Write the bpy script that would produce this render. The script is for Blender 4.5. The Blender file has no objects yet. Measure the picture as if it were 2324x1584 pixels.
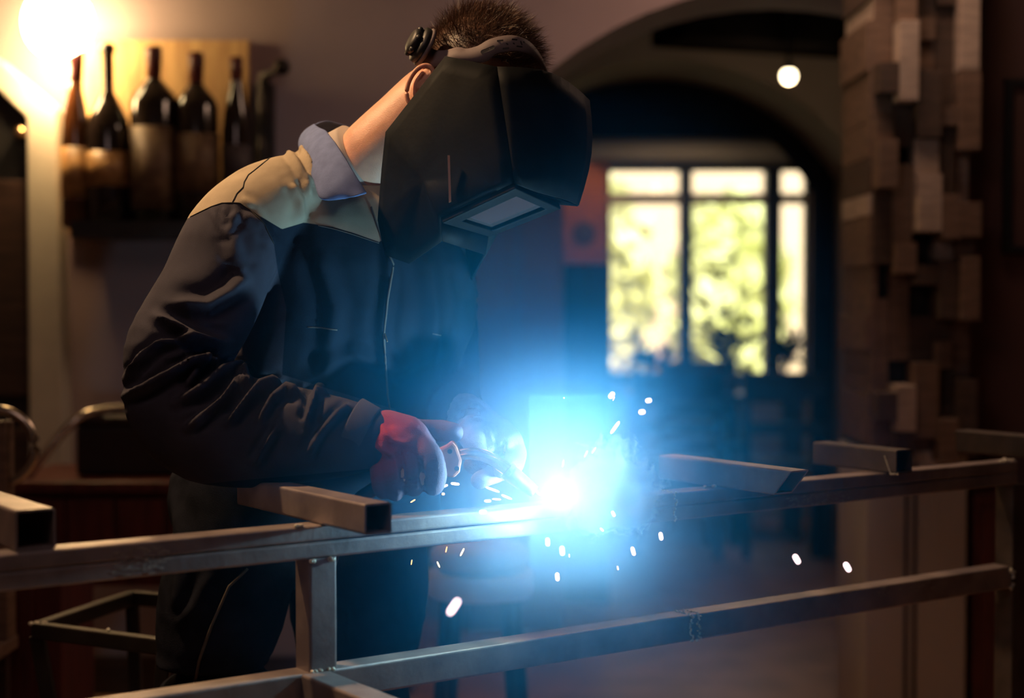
import bpy, bmesh, math, random
import numpy as np
from mathutils import Vector, Matrix, noise as mnoise
random.seed(7); np.random.seed(7)
scene = bpy.context.scene
C = scene.collection
V = Vector

# ------------------------------------------------------------------ camera
F = 3600.0; W, H = 2324, 1584
cam_d = bpy.data.cameras.new('camera'); cam = bpy.data.objects.new('camera', cam_d); C.objects.link(cam)
cam_d.sensor_width = 36.0; cam_d.lens = F / W * 36.0
PITCH = math.atan((792 - 680) / F)
cam.location = (0, 0, 1.25); cam.rotation_euler = (math.pi / 2 - PITCH, 0, 0)
cam_d.clip_start = 0.05; cam_d.clip_end = 200
cam_d.dof.use_dof = True; cam_d.dof.focus_distance = 2.52; cam_d.dof.aperture_fstop = 1.9
scene.camera = cam
cp, sp_ = math.cos(PITCH), math.sin(PITCH)
def at(px, py, Y):
    """world point at depth Y seen at photograph pixel px,py"""
    a, b = (px - W / 2) / F, (H / 2 - py) / F
    d = V((a, cp + b * sp_, -sp_ + b * cp))
    return V((0, 0, 1.25)) + d * (Y / d.y)
def project(co):
    co = np.asarray(co, float); x, y, z = co[:, 0], co[:, 1], co[:, 2] - 1.25
    dep = y * cp - z * sp_; up = y * sp_ + z * cp
    return np.stack([W / 2 + F * x / dep, H / 2 - F * up / dep], 1)

# ------------------------------------------------------------------ view, world, render options
scene.view_settings.view_transform = 'Standard'; scene.view_settings.look = 'None'
scene.view_settings.exposure = 0.0; scene.view_settings.gamma = 1.0
scene.view_settings.use_curve_mapping = False
cy = scene.cycles
cy.use_denoising = True
try: cy.denoiser = 'OPENIMAGEDENOISE'
except Exception: pass
cy.use_adaptive_sampling = True; cy.adaptive_threshold = 0.04; cy.max_bounces = 5; cy.diffuse_bounces = 3; cy.glossy_bounces = 3; cy.transmission_bounces = 4
cy.volume_bounces = 0; cy.transparent_max_bounces = 6
cy.sample_clamp_indirect = 2.0; cy.sample_clamp_direct = 30.0
cy.volume_step_rate = 1.0; cy.volume_max_steps = 128
cy.caustics_reflective = False; cy.caustics_refractive = False
wd = bpy.data.worlds.new('world'); scene.world = wd; wd.use_nodes = True
wd.node_tree.nodes['Background'].inputs[0].default_value = (0.95, 0.95, 0.92, 1)
wd.node_tree.nodes['Background'].inputs[1].default_value = 1.7

WELD = at(1268, 1122, 2.46)
def light(name, kind, loc, energy, col, target=None, **kw):
    d = bpy.data.lights.new(name, kind); d.energy = energy; d.color = col
    for k, v in kw.items(): setattr(d, k, v)
    o = bpy.data.objects.new(name, d); C.objects.link(o); o.location = loc
    if target is not None: o.rotation_euler = (V(target) - V(loc)).to_track_quat('-Z', 'Y').to_euler()
    return o
light('welding_arc_light', 'POINT', WELD + V((0, -0.008, 0.012)), 60.0, (0.20, 0.52, 1.0), shadow_soft_size=0.006)
# assumed warm spot, no lamp built, above and behind the welder (outside the frame)
light('assumed_spot_light', 'SPOT', (-1.15, 2.62, 2.68), 160, (1.0, 0.62, 0.32), target=(-0.40, 2.6, 1.35), shadow_soft_size=0.06, spot_size=math.radians(58), spot_blend=0.9)
light('added_fill_light', 'AREA', (-0.6, 1.2, 2.6), 5.0, (1.0, 0.66, 0.60), target=(0.0, 3.2, 0.9), size=0.8)  # added unseen fill from the front, not a real lamp
light('hall_fill_light', 'AREA', (0.9, 4.2, 2.68), 12.0, (1.0, 0.62, 0.42), target=(0.95, 4.4, 0), size=0.6)  # added unseen light that brightens the arch reveals and the column
light('added_back_room_light', 'AREA', (0.9, 8.3, 2.08), 2.5, (1.0, 0.70, 0.42), target=(0.9, 8.6, 0), size=0.5)  # added unseen light for the far room, no lamp built there
light('garden_sun', 'SUN', (3, 14, 8), 8.5, (1.0, 1.0, 0.70), target=(1.0, 20, 0), angle=0.02)

# ------------------------------------------------------------------ helpers
def tag(o, label=None, cat=None, group=None, kind=None):
    if label: o['label'] = label
    if cat: o['category'] = cat
    if group: o['group'] = group
    if kind: o['kind'] = kind
    return o
def mat(name, col, rough=0.6, metal=0.0, var=0.15, scale=20.0, bump=0.0, bscale=200.0, emit=None, estr=0.0, spec=0.5, coat=0.0, col2=None, stretch=(1, 1, 1), trans=0.0, alpha=1.0, sss=0.0):
    m = bpy.data.materials.new(name); m.use_nodes = True; nt = m.node_tree; b = nt.nodes['Principled BSDF']
    b.inputs['Roughness'].default_value = rough; b.inputs['Metallic'].default_value = metal
    b.inputs['Specular IOR Level'].default_value = spec; b.inputs['Coat Weight'].default_value = coat
    b.inputs['Transmission Weight'].default_value = trans
    b.inputs['Alpha'].default_value = alpha
    if sss: b.inputs['Subsurface Weight'].default_value = sss; b.inputs['Subsurface Radius'].default_value = (0.01, 0.004, 0.002); b.inputs['Subsurface Scale'].default_value = 1.0
    tc = nt.nodes.new('ShaderNodeTexCoord'); mp = nt.nodes.new('ShaderNodeMapping'); mp.inputs['Scale'].default_value = stretch
    nt.links.new(tc.outputs['Object'], mp.inputs[0])
    if var > 0 or col2:
        n = nt.nodes.new('ShaderNodeTexNoise'); n.inputs['Scale'].default_value = scale; n.inputs['Detail'].default_value = 5
        nt.links.new(mp.outputs[0], n.inputs['Vector'])
        r = nt.nodes.new('ShaderNodeValToRGB'); r.color_ramp.elements[0].position = 0.32; r.color_ramp.elements[1].position = 0.68
        c2 = col2 or tuple(min(1, c * (1 + var)) for c in col)
        c1 = col if col2 else tuple(c * (1 - var) for c in col)
        r.color_ramp.elements[0].color = (*c1, 1); r.color_ramp.elements[1].color = (*c2, 1)
        nt.links.new(n.outputs['Fac'], r.inputs[0]); nt.links.new(r.outputs[0], b.inputs['Base Color'])
    else:
        b.inputs['Base Color'].default_value = (*col, 1)
    if bump > 0:
        n2 = nt.nodes.new('ShaderNodeTexNoise'); n2.inputs['Scale'].default_value = bscale; n2.inputs['Detail'].default_value = 4
        nt.links.new(mp.outputs[0], n2.inputs['Vector'])
        bp = nt.nodes.new('ShaderNodeBump'); bp.inputs['Strength'].default_value = bump; bp.inputs['Distance'].default_value = 0.002
        nt.links.new(n2.outputs['Fac'], bp.inputs['Height']); nt.links.new(bp.outputs[0], b.inputs['Normal'])
    if emit:
        b.inputs['Emission Color'].default_value = (*emit, 1); b.inputs['Emission Strength'].default_value = estr
    return m
def obj(name, vf, m, parent=None, smooth=False, bevel=0.0, solid=0.0, subsurf=0):
    if isinstance(vf, bpy.types.Mesh): me = vf
    elif isinstance(vf, bmesh.types.BMesh):
        me = bpy.data.meshes.new(name); vf.to_mesh(me); vf.free()
    else:
        me = bpy.data.meshes.new(name); me.from_pydata([tuple(v) for v in vf[0]], [], [tuple(f) for f in vf[1]]); me.update()
        b = bmesh.new(); b.from_mesh(me); bmesh.ops.recalc_face_normals(b, faces=b.faces); b.to_mesh(me); b.free()
    me.name = name
    if not me.materials:
        for mm in (m if isinstance(m, (list, tuple)) else [m]): me.materials.append(mm)
    o = bpy.data.objects.new(name, me); C.objects.link(o)
    if smooth: me.polygons.foreach_set('use_smooth', [True] * len(me.polygons))
    if solid: s = o.modifiers.new('solid', 'SOLIDIFY'); s.thickness = solid; s.offset = 0
    if bevel: s = o.modifiers.new('bevel', 'BEVEL'); s.width = bevel; s.segments = 2; s.limit_method = 'ANGLE'; s.angle_limit = math.radians(40)
    if subsurf: s = o.modifiers.new('sub', 'SUBSURF'); s.levels = subsurf; s.render_levels = subsurf
    if parent is not None: attach(o, parent)
    return o
def attach(o, parent):
    o.parent = parent
    if parent.type == 'EMPTY': o.matrix_parent_inverse = Matrix.LocRotScale(parent.location, parent.rotation_euler, None).inverted()
def thing(name, label, cat, loc=(0, 0, 0), group=None, rz=0, kind=None):
    o = bpy.data.objects.new(name, None); C.objects.link(o); o.location = loc; o.rotation_euler = (0, 0, rz); o.empty_display_size = 0.05
    return tag(o, label, cat, group, kind)
def copy_tree(o, parent=None):
    c = o.copy(); C.objects.link(c)
    if parent is not None: c.parent = parent
    for ch in [x for x in C.objects if x.parent == o]: copy_tree(ch, c)
    return c
def join(*parts):
    Vs, Fs = [], []
    for v, f in parts:
        n = len(Vs); Vs += [tuple(x) for x in v]; Fs += [tuple(i + n for i in g) for g in f]
    return Vs, Fs
def box(x0, x1, y0, y1, z0, z1):
    v = [(x, y, z) for x in (x0, x1) for y in (y0, y1) for z in (z0, z1)]
    return v, [(0, 1, 3, 2), (4, 6, 7, 5), (0, 4, 5, 1), (2, 3, 7, 6), (0, 2, 6, 4), (1, 5, 7, 3)]
def hexa(near, far):      # two 4-point loops
    v = [tuple(p) for p in near] + [tuple(p) for p in far]
    return v, [(0, 1, 2, 3), (7, 6, 5, 4), (0, 4, 5, 1), (1, 5, 6, 2), (2, 6, 7, 3), (3, 7, 4, 0)]
def prism(poly, d):       # closed polygon (3D, planar) extruded along vector d
    n = len(poly); d = V(d)
    v = [tuple(p) for p in poly] + [tuple(V(p) + d) for p in poly]
    return v, [tuple(range(n)), tuple(range(2 * n - 1, n - 1, -1))] + [(i, (i + 1) % n, n + (i + 1) % n, n + i) for i in range(n)]
def frames(pts, up=V((0, 0, 1))):
    out = []
    for i, p in enumerate(pts):
        t = (pts[min(i + 1, len(pts) - 1)] - pts[max(i - 1, 0)]).normalized()
        s = t.cross(up)
        if s.length < 1e-3: s = t.cross(V((1, 0, 0)))
        s.normalize(); u = s.cross(t).normalized(); out.append((t, s, u))
    return out
def resample(pts, rad, k):
    """catmull-rom through points and radii"""
    P = [V(p) for p in pts]; R = [r if isinstance(r, tuple) else (r, r) for r in rad]
    if k <= 1 or len(P) < 3: return P, R
    op, orr = [], []
    for i in range(len(P) - 1):
        a, b, c, d = P[max(i - 1, 0)], P[i], P[i + 1], P[min(i + 2, len(P) - 1)]
        for j in range(k):
            t = j / k
            op.append(0.5 * ((2 * b) + (c - a) * t + (2 * a - 5 * b + 4 * c - d) * t * t + (3 * b - a - 3 * c + d) * t ** 3))
            orr.append(tuple(R[i][q] * (1 - t) + R[i + 1][q] * t for q in (0, 1)))
    op.append(P[-1]); orr.append(R[-1]); return op, orr
def tube(pts, rad, n=16, k=4, caps='round', up=V((0, 0, 1)), flat=1.0):
    """swept round body; rad items r or (side, up)"""
    P, R = resample(pts, rad if isinstance(rad, (list, tuple)) else [rad] * len(pts), k)
    fr = frames(P, up)
    if caps == 'round':
        q, r, g = [], [], []
        for s in (3, 2, 1):
            a = s / 3 * math.pi / 2 * 0.96; rr = max(R[0])
            q.append(P[0] - fr[0][0] * rr * math.sin(a)); r.append(tuple(x * math.cos(a) for x in R[0])); g.append(fr[0])
        q2, r2, g2 = [], [], []
        for s in (1, 2, 3):
            a = s / 3 * math.pi / 2 * 0.96; rr = max(R[-1])
            q2.append(P[-1] + fr[-1][0] * rr * math.sin(a)); r2.append(tuple(x * math.cos(a) for x in R[-1])); g2.append(fr[-1])
        P = q + P + q2; R = r + R + r2; fr = g + fr + g2
    v, f = [], []
    for p, (rs, ru), (t, s, u) in zip(P, R, fr):
        for j in range(n):
            a = 2 * math.pi * j / n; v.append(p + s * math.cos(a) * rs + u * math.sin(a) * ru)
    for i in range(len(P) - 1):
        for j in range(n):
            f.append((i * n + j, i * n + (j + 1) % n, (i + 1) * n + (j + 1) % n, (i + 1) * n + j))
    f.append(tuple(range(n - 1, -1, -1))); f.append(tuple((len(P) - 1) * n + j for j in range(n)))
    return v, f
def lathe(prof, n=24, o=V((0, 0, 0)), ax=V((0, 0, 1))):
    ax = V(ax).normalized(); s = ax.orthogonal().normalized(); u = ax.cross(s); o = V(o)
    v, f = [], []
    for r, z in prof:
        for j in range(n):
            a = 2 * math.pi * j / n; v.append(o + ax * z + (s * math.cos(a) + u * math.sin(a)) * r)
    for i in range(len(prof) - 1):
        for j in range(n): f.append((i * n + j, i * n + (j + 1) % n, (i + 1) * n + (j + 1) % n, (i + 1) * n + j))
    f.append(tuple(range(n - 1, -1, -1))); f.append(tuple((len(prof) - 1) * n + j for j in range(n)))
    return v, f
def ball(c, r, n=16, M=None):
    r = r if isinstance(r, tuple) else (r, r, r); v, f = [], []; c = V(c); m = n // 2
    for i in range(m + 1):
        th = math.pi * (0.02 + 0.96 * i / m)
        for j in range(n):
            a = 2 * math.pi * j / n
            p = V((r[0] * math.sin(th) * math.cos(a), r[1] * math.sin(th) * math.sin(a), r[2] * math.cos(th)))
            v.append(c + (M @ p if M else p))
    for i in range(m):
        for j in range(n): f.append((i * n + j, (i + 1) * n + j, (i + 1) * n + (j + 1) % n, i * n + (j + 1) % n))
    f.append(tuple(range(n))); f.append(tuple(m * n + j for j in range(n - 1, -1, -1)))
    return v, f
def fuse(parts, voxel=0.005, smooth=6):
    v, f = join(*parts)
    me = bpy.data.meshes.new('tmp'); me.from_pydata([tuple(x) for x in v], [], f)
    b = bmesh.new(); b.from_mesh(me)
    # recalc normals per island
    bmesh.ops.recalc_face_normals(b, faces=b.faces); b.to_mesh(me); b.free()
    o = bpy.data.objects.new('tmp', me); C.objects.link(o)
    r = o.modifiers.new('r', 'REMESH'); r.mode = 'VOXEL'; r.voxel_size = voxel
    if smooth: s = o.modifiers.new('s', 'SMOOTH'); s.iterations = smooth; s.factor = 0.5
    dg = bpy.context.evaluated_depsgraph_get(); dg.update()
    out = bpy.data.meshes.new_from_object(o.evaluated_get(dg)); bpy.data.objects.remove(o); bpy.data.meshes.remove(me)
    out.materials.clear(); return out
def coords(me):
    a = np.empty(len(me.vertices) * 3); me.vertices.foreach_get('co', a); return a.reshape(-1, 3)
def normals(me):
    a = np.empty(len(me.vertices) * 3); me.vertices.foreach_get('normal', a); return a.reshape(-1, 3)
def seg_dist(p, line):
    """distance of 2-D points to a polyline, and parameter along it 0..1, and signed side"""
    best = np.full(len(p), 1e9); par = np.zeros(len(p)); side = np.zeros(len(p)); n = len(line) - 1
    for i in range(n):
        a, b = np.array(line[i], float), np.array(line[i + 1], float); d = b - a; L = (d @ d) + 1e-9
        t = np.clip(((p - a) @ d) / L, 0, 1); q = a + t[:, None] * d; e = p - q; r = np.hypot(e[:, 0], e[:, 1])
        k = r < best; best[k] = r[k]; par[k] = (i + t[k]) / n; side[k] = np.sign(d[0] * e[k, 1] - d[1] * e[k, 0])
    return best, par, side
def folds(me, strokes, view_y=None):
    """press cloth folds into the mesh: (polyline px, width px, height m)"""
    co = coords(me)
    for rep, (line, w, h) in enumerate(strokes):
        nn = normals(me); pp = project(co)
        near = nn[:, 1] < 0.15
        d, t, s = seg_dist(pp, line)
        fade = np.clip(np.minimum(t, 1 - t) * 6 + 0.15, 0, 1)
        g = np.exp(-(d / w) ** 2) - 0.55 * np.exp(-((d - 2.0 * w) / (1.1 * w)) ** 2)
        co = co + nn * (g * fade * near * h)[:, None]
    me.vertices.foreach_set('co', co.ravel()); me.update()
def wobble(me, scale, amp, seed=0.0):
    co = coords(me); nn = normals(me)
    d = np.array([mnoise.noise(V(c) * scale + V((seed, seed, seed))) for c in co]); co = co + nn * (d * amp)[:, None]
    me.vertices.foreach_set('co', co.ravel()); me.update()

# ------------------------------------------------------------------ materials
M = {}
M['plaster'] = mat('plaster', (0.33, 0.245, 0.25), 0.9, var=0.08, scale=3, bump=0.3, bscale=60)  # faint mauve in the base colour imitates purple lens flare
M['plaster_pale'] = mat('plaster_pale', (0.52, 0.46, 0.38), 0.85, var=0.06, scale=3, bump=0.2, bscale=50)
M['plaster_brown'] = mat('plaster_brown', (0.34, 0.26, 0.20), 0.9, var=0.08, scale=3, bump=0.2, bscale=50)
M['trim_white'] = mat('trim_white', (0.62, 0.58, 0.48), 0.6, var=0.04)
M['ceiling'] = mat('ceiling', (0.22, 0.17, 0.14), 0.9, var=0.08, scale=4)
M['floor'] = mat('floor', (0.36, 0.20, 0.12), 0.45, var=0.2, scale=5, bump=0.1)
M['dark_wood'] = mat('dark_wood', (0.045, 0.024, 0.018), 0.5, var=0.35, scale=8, stretch=(1, 1, 8))
M['cherry'] = mat('cherry', (0.10, 0.022, 0.016), 0.42, var=0.35, scale=7, stretch=(6, 6, 1))
M['black_wood'] = mat('black_wood', (0.012, 0.012, 0.013), 0.55, var=0.3)
M['wall_maroon'] = mat('wall_maroon', (0.12, 0.06, 0.05), 0.85, var=0.12, scale=3)
M['block_a'] = mat('block_a', (0.17, 0.105, 0.07), 0.7, var=0.25, scale=12, stretch=(1, 1, 6))
M['block_b'] = mat('block_b', (0.44, 0.34, 0.27), 0.7, var=0.2, scale=12, stretch=(1, 1, 6))
M['block_c'] = mat('block_c', (0.08, 0.05, 0.035), 0.7, var=0.25, scale=12, stretch=(1, 1, 6))
M['steel'] = mat('steel', (0.24, 0.195, 0.19), 0.42, metal=0.55, scale=14, bump=0.25, bscale=90, col2=(0.42, 0.35, 0.33), stretch=(1, 1, 1))
M['steel_shaded'] = mat('steel_shaded', (0.085, 0.065, 0.055), 0.5, metal=0.5, var=0.3, scale=14, bump=0.25, bscale=90)  # darker copy of steel; shade at the right end put into the colour
M['steel_dark'] = mat('steel_dark', (0.035, 0.03, 0.028), 0.45, metal=0.7, var=0.3, scale=14, bump=0.2)
M['weld_bead'] = mat('weld_bead', (0.85, 0.72, 0.58), 0.3, metal=0.35, var=0.4, scale=120, bump=0.8, bscale=400)
M['chrome'] = mat('chrome', (0.6, 0.52, 0.42), 0.25, metal=0.95, var=0.1)
M['brass'] = mat('brass', (0.72, 0.48, 0.26), 0.22, metal=0.95, var=0.2, scale=60)
M['nozzle'] = mat('nozzle', (0.5, 0.47, 0.44), 0.3, metal=0.9, var=0.2, scale=90)
M['torch_handle'] = mat('torch_handle', (0.42, 0.14, 0.07), 0.45, var=0.2, scale=40)
M['rubber'] = mat('rubber', (0.012, 0.012, 0.013), 0.5, var=0.2)
M['skin'] = mat('skin', (0.62, 0.33, 0.22), 0.5, var=0.10, scale=40, bump=0.25, bscale=500, sss=0.25)
M['hair'] = mat('hair', (0.115, 0.058, 0.034), 0.42, var=0.5, scale=60, spec=0.5)
M['helmet'] = mat('helmet', (0.005, 0.006, 0.007), 0.65, var=0.3, scale=30, spec=.10, bump=0.15, bscale=120)
M['lens'] = mat('lens', (0.055, 0.045, 0.05), 0.15, var=0.1, spec=0.7)
M['band'] = mat('band', (0.17, 0.13, 0.13), 0.7, var=0.1)
M['band_slot'] = mat('band_slot', (0.015, 0.013, 0.014), 0.6, var=0.1)
M['orange_strip'] = mat('orange_strip', (0.55, 0.30, 0.18), 0.5, var=0.1)  # plain orange for the thin strip on the helmet side
M['collar_cloth'] = mat('collar_cloth', (0.13, 0.17, 0.34), 0.85, var=0.12, scale=60, bump=0.4, bscale=900, spec=0.2)
M['shirt'] = mat('shirt', (0.40, 0.34, 0.30), 0.9, var=0.06, bump=0.3, bscale=700, spec=0.2)
M['seam'] = mat('seam', (0.012, 0.010, 0.010), 0.8, var=0.1)
M['stitch'] = mat('stitch', (0.10, 0.085, 0.07), 0.8, var=0.1)
M['jeans'] = mat('jeans', (0.011, 0.012, 0.018), 0.9, var=0.35, scale=25, bump=0.5, bscale=700, spec=0.04)
M['jeans_seam'] = mat('jeans_seam', (0.09, 0.075, 0.06), 0.85, var=0.2, spec=0.2)
M['boot'] = mat('boot', (0.03, 0.02, 0.015), 0.5, var=0.2)
M['glove_knit'] = mat('glove_knit', (0.19, 0.16, 0.19), 0.85, var=0.15, scale=60, bump=0.8, bscale=600, spec=0.2)
M['bottle_glass'] = mat('bottle_glass', (0.018, 0.012, 0.010), 0.12, var=0.2, spec=0.6)
M['bottle_amber'] = mat('bottle_amber', (0.10, 0.035, 0.012), 0.14, var=0.2, spec=0.6)
M['label_cream'] = mat('label_cream', (0.20, 0.13, 0.075), 0.6, scale=30, col2=(0.09, 0.05, 0.03))
M['label_gold'] = mat('label_gold', (0.55, 0.32, 0.12), 0.4, scale=30, col2=(0.22, 0.10, 0.04))
M['foil'] = mat('foil', (0.10, 0.02, 0.02), 0.35, var=0.2)
M['board_pale'] = mat('board_pale', (0.72, 0.46, 0.20), 0.7, scale=6, col2=(0.50, 0.28, 0.12), stretch=(8, 1, 1))
M['lamp_glass'] = mat('lamp_glass', (1, 0.9, 0.7), 0.4, var=0, emit=(1.0, 0.70, 0.33), estr=34.0)
M['bulb'] = mat('bulb', (1, 0.9, 0.7), 0.4, var=0, emit=(1.0, 0.80, 0.48), estr=9.0)
M['lens_frame'] = M['helmet']
M['leather'] = mat('leather', (0.022, 0.012, 0.012), 0.45, var=0.2, bump=0.3, bscale=150)
M['print_orange'] = mat('print_orange', (0.42, 0.15, 0.06), 0.6, scale=5, col2=(0.28, 0.10, 0.05))
M['print_dark'] = mat('print_dark', (0.06, 0.05, 0.06), 0.6, var=0.2)
M['paper'] = mat('paper', (0.20, 0.14, 0.10), 0.6, var=0.2, scale=8)
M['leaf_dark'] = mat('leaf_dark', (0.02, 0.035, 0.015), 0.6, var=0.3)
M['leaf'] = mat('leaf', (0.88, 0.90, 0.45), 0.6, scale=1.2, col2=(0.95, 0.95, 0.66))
M['leaf_pale'] = mat('leaf_pale', (0.93, 0.90, 0.74), 0.6, scale=1.2, col2=(0.88, 0.88, 0.50))
M['bark'] = mat('bark', (0.12, 0.08, 0.05), 0.9, var=0.3)
M['grass'] = mat('grass', (0.30, 0.28, 0.20), 0.9, var=0.3, scale=2)
M['render_pink'] = mat('render_pink', (0.80, 0.60, 0.50), 0.9, var=0.05)
M['cushion'] = mat('cushion', (0.50, 0.42, 0.42), 0.85, var=0.08)
M['pot'] = mat('pot', (0.16, 0.07, 0.05), 0.8, var=0.2)
M['window_glass'] = None
M['matte_black'] = mat('matte_black', (0.012, 0.010, 0.010), 1.0, var=0.2, spec=0.0)  # plain matte black without gloss, for beam, soffit and arch frame
def glass():
    m = bpy.data.materials.new('window_glass'); m.use_nodes = True; nt = m.node_tree
    for n in list(nt.nodes):
        if n.type != 'OUTPUT_MATERIAL': nt.nodes.remove(n)
    t = nt.nodes.new('ShaderNodeBsdfTransparent'); g = nt.nodes.new('ShaderNodeBsdfGlossy'); g.inputs['Roughness'].default_value = 0.05
    mx = nt.nodes.new('ShaderNodeMixShader'); fr = nt.nodes.new('ShaderNodeFresnel'); fr.inputs[0].default_value = 1.3
    t.inputs[0].default_value = (0.93, 0.95, 0.93, 1)
    nt.links.new(fr.outputs[0], mx.inputs[0]); nt.links.new(t.outputs[0], mx.inputs[1]); nt.links.new(g.outputs[0], mx.inputs[2])
    nt.links.new(mx.outputs[0], [n for n in nt.nodes if n.type == 'OUTPUT_MATERIAL'][0].inputs[0]); return m
M['window_glass'] = glass()

# ------------------------------------------------------------------ the room
def struct(name, vf, m, parent=None, **kw):
    o = obj(name, vf, m, parent, **kw)
    if parent is None: o['kind'] = 'structure'
    return o
CEIL = 2.75
struct('floor', box(-3.2, 3.6, -0.8, 9.3, -0.1, 0), M['floor'])
struct('ceiling', box(-3.2, 3.6, -0.8, 9.3, CEIL, CEIL + 0.1), M['ceiling'])
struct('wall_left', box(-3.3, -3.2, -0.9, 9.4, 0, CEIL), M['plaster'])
struct('wall_right', box(3.6, 3.7, -0.9, 9.4, 0, CEIL), M['wall_maroon'])
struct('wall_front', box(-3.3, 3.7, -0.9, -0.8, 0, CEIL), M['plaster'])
YB = 5.0
def arch_wall(name, x0, x1, y, th, xc, hw, zs, rise, m, full_circle=False, n=28):
    """wall with an arched opening that reaches the floor"""
    R = (hw * hw + rise * rise) / (2 * rise); zc = zs + rise - R; a0 = math.asin(min(1, hw / R))
    arc = [(xc - R * math.sin(a0 - 2 * a0 * i / n) * 1.0, zc + R * math.cos(a0 - 2 * a0 * i / n)) for i in range(n + 1)]
    v = []; f = []
    def quad(a, b, c, d): k = len(v); v.extend([a, b, c, d]); f.append((k, k + 1, k + 2, k + 3))
    for Y in (y, y + th):
        quad((x0, Y, 0), (xc - hw, Y, 0), (xc - hw, Y, CEIL), (x0, Y, CEIL))
        quad((xc + hw, Y, 0), (x1, Y, 0), (x1, Y, CEIL), (xc + hw, Y, CEIL))
        for i in range(n):
            (xa, za), (xb, zb) = arc[i], arc[i + 1]; quad((xa, Y, za), (xb, Y, zb), (xb, Y, CEIL), (xa, Y, CEIL))
    full = [(xc - hw, 0)] + arc + [(xc + hw, 0)]
    for i in range(len(full) - 1):
        (xa, za), (xb, zb) = full[i], full[i + 1]; quad((xa, y, za), (xb, y, zb), (xb, y + th, zb), (xa, y + th, za))
    for X in (x0, x1): quad((X, y, 0), (X, y + th, 0), (X, y + th, CEIL), (X, y, CEIL))
    b = bmesh.new(); vs = [b.verts.new(p) for p in v]
    for g in f: b.faces.new([vs[i] for i in g])
    bmesh.ops.remove_doubles(b, verts=b.verts, dist=1e-5); bmesh.ops.recalc_face_normals(b, faces=b.faces)
    return struct(name, b, m), arc, full
# big arch between workshop and hall
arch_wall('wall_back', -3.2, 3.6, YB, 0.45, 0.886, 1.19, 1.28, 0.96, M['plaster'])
# second wall with the framed arch
_, arc2, full2 = arch_wall('wall_hall', -3.2, 3.6, 7.0, 0.7, 0.68, 0.871, 1.821, 0.481, M['plaster_brown'])
# black arched frame standing at the back edge of the second arch
v, f = [], []
inner = []
for i, (x, z) in enumerate(full2):
    inner.append((0.68 + (x - 0.68) * 0.89, z - (0.055 if 0 < i < len(full2) - 1 else 0)))
for y in (7.62, 7.72):
    for (x, z) in full2: v.append((x, y, z))
    for (x, z) in inner: v.append((x, y, z))
n = len(full2)
for i in range(n - 1):
    f += [(i, i + 1, n + i + 1, n + i), (2 * n + i, 3 * n + i, 3 * n + i + 1, 2 * n + i + 1), (n + i, n + i + 1, 3 * n + i + 1, 3 * n + i), (i, 2 * n + i, 2 * n + i + 1, i + 1)]
struct('trim_arch', (v, f), M['matte_black'])
# far room: low dark soffit, window wall
struct('trim_soffit', box(-0.6, 2.2, 7.72, 9.0, 2.16, 2.3), M['matte_black'])
def rect_wall(x0, x1, y0, y1, z1, hx0, hx1, hz0, hz1):
    return join(box(x0, hx0, y0, y1, 0, z1), box(hx1, x1, y0, y1, 0, z1), box(hx0, hx1, y0, y1, 0, hz0), box(hx0, hx1, y0, y1, hz1, z1))
struct('wall_window', rect_wall(-3.2, 3.6, 9.0, 9.25, CEIL, 0.535, 1.69, 0.78, 2.015), M['plaster_brown'])
struct('trim_cornice', box(0.1, 1.9, 8.86, 9.0, 2.03, 2.13), M['plaster_pale'], bevel=0.02)
wf = struct('window_1', join(box(0.535, 1.69, 9.04, 9.12, 0.78, 0.83), box(0.535, 1.69, 9.04, 9.12, 1.98, 2.015), box(0.535, 0.56, 9.04, 9.12, 0.78, 2.015), box(1.665, 1.69, 9.04, 9.12, 0.78, 2.015)), M['dark_wood'])
for a, b in ((0.955, 1.025), (1.44, 1.53)): obj('mullion', box(a, b, 9.02, 9.14, 0.80, 2.0), M['black_wood'], wf)
obj('transom', box(0.55, 1.67, 9.03, 9.13, 1.795, 1.855), M['plaster_pale'], wf)
obj('pane', box(0.55, 1.67, 9.085, 9.09, 0.81, 2.0), M['window_glass'], wf)
struct('baseboard_back', join(box(-3.2, -0.32, YB - 0.02, YB, 0, 0.12)), M['dark_wood'])
# right wall portion beside the clad column
struct('wall_partition', box(1.315, 3.6, 4.62, 4.74, 0, CEIL), M['wall_maroon'])
# left doorway: white casing with a clipped corner, dark door behind
yc = 4.90
def pxs(lst, Y): return [at(a, b, Y) for a, b in lst]
outer = [(-260, -20), (0, 137), (126, 243), (145, 1000), (152, 1600)]; innr = [(-260, 60), (0, 207), (60, 266), (66, 1000), (70, 1600)]
v = []
for Y in (yc, YB):
    s = Y / yc
    for lst in (outer, innr):
        for a, b in lst:
            p = at(a, b, yc); v.append((p.x, Y, max(p.z, 0.0)))
f = []
for i in range(4):
    f += [(i, i + 1, 6 + i, 5 + i), (10 + i, 15 + i, 16 + i, 11 + i), (i, 10 + i, 11 + i, i + 1), (5 + i, 6 + i, 16 + i, 15 + i)]
f += [(4, 14, 19, 9), (0, 5, 15, 10)]
struct('trim_doorway', (v, f), M['trim_white'], bevel=0.006)
dp = [at(a, b, YB - 0.06) for a, b in [(-260, 60), (0, 207), (62, 268), (66, 1000), (70, 1700), (-260, 1700)]]
dp = [V((p.x, YB - 0.06, max(p.z, 0.0))) for p in dp]
dr = struct('door_1', prism(dp, (0, 0.05, 0)), M['black_wood'])
for a, b in ((0.2, 0.85), (0.95, 1.62)):
    obj('panel', box(-1.75, -1.43, YB - 0.085, YB - 0.06, a, b), M['dark_wood'], dr, bevel=0.006)
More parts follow.
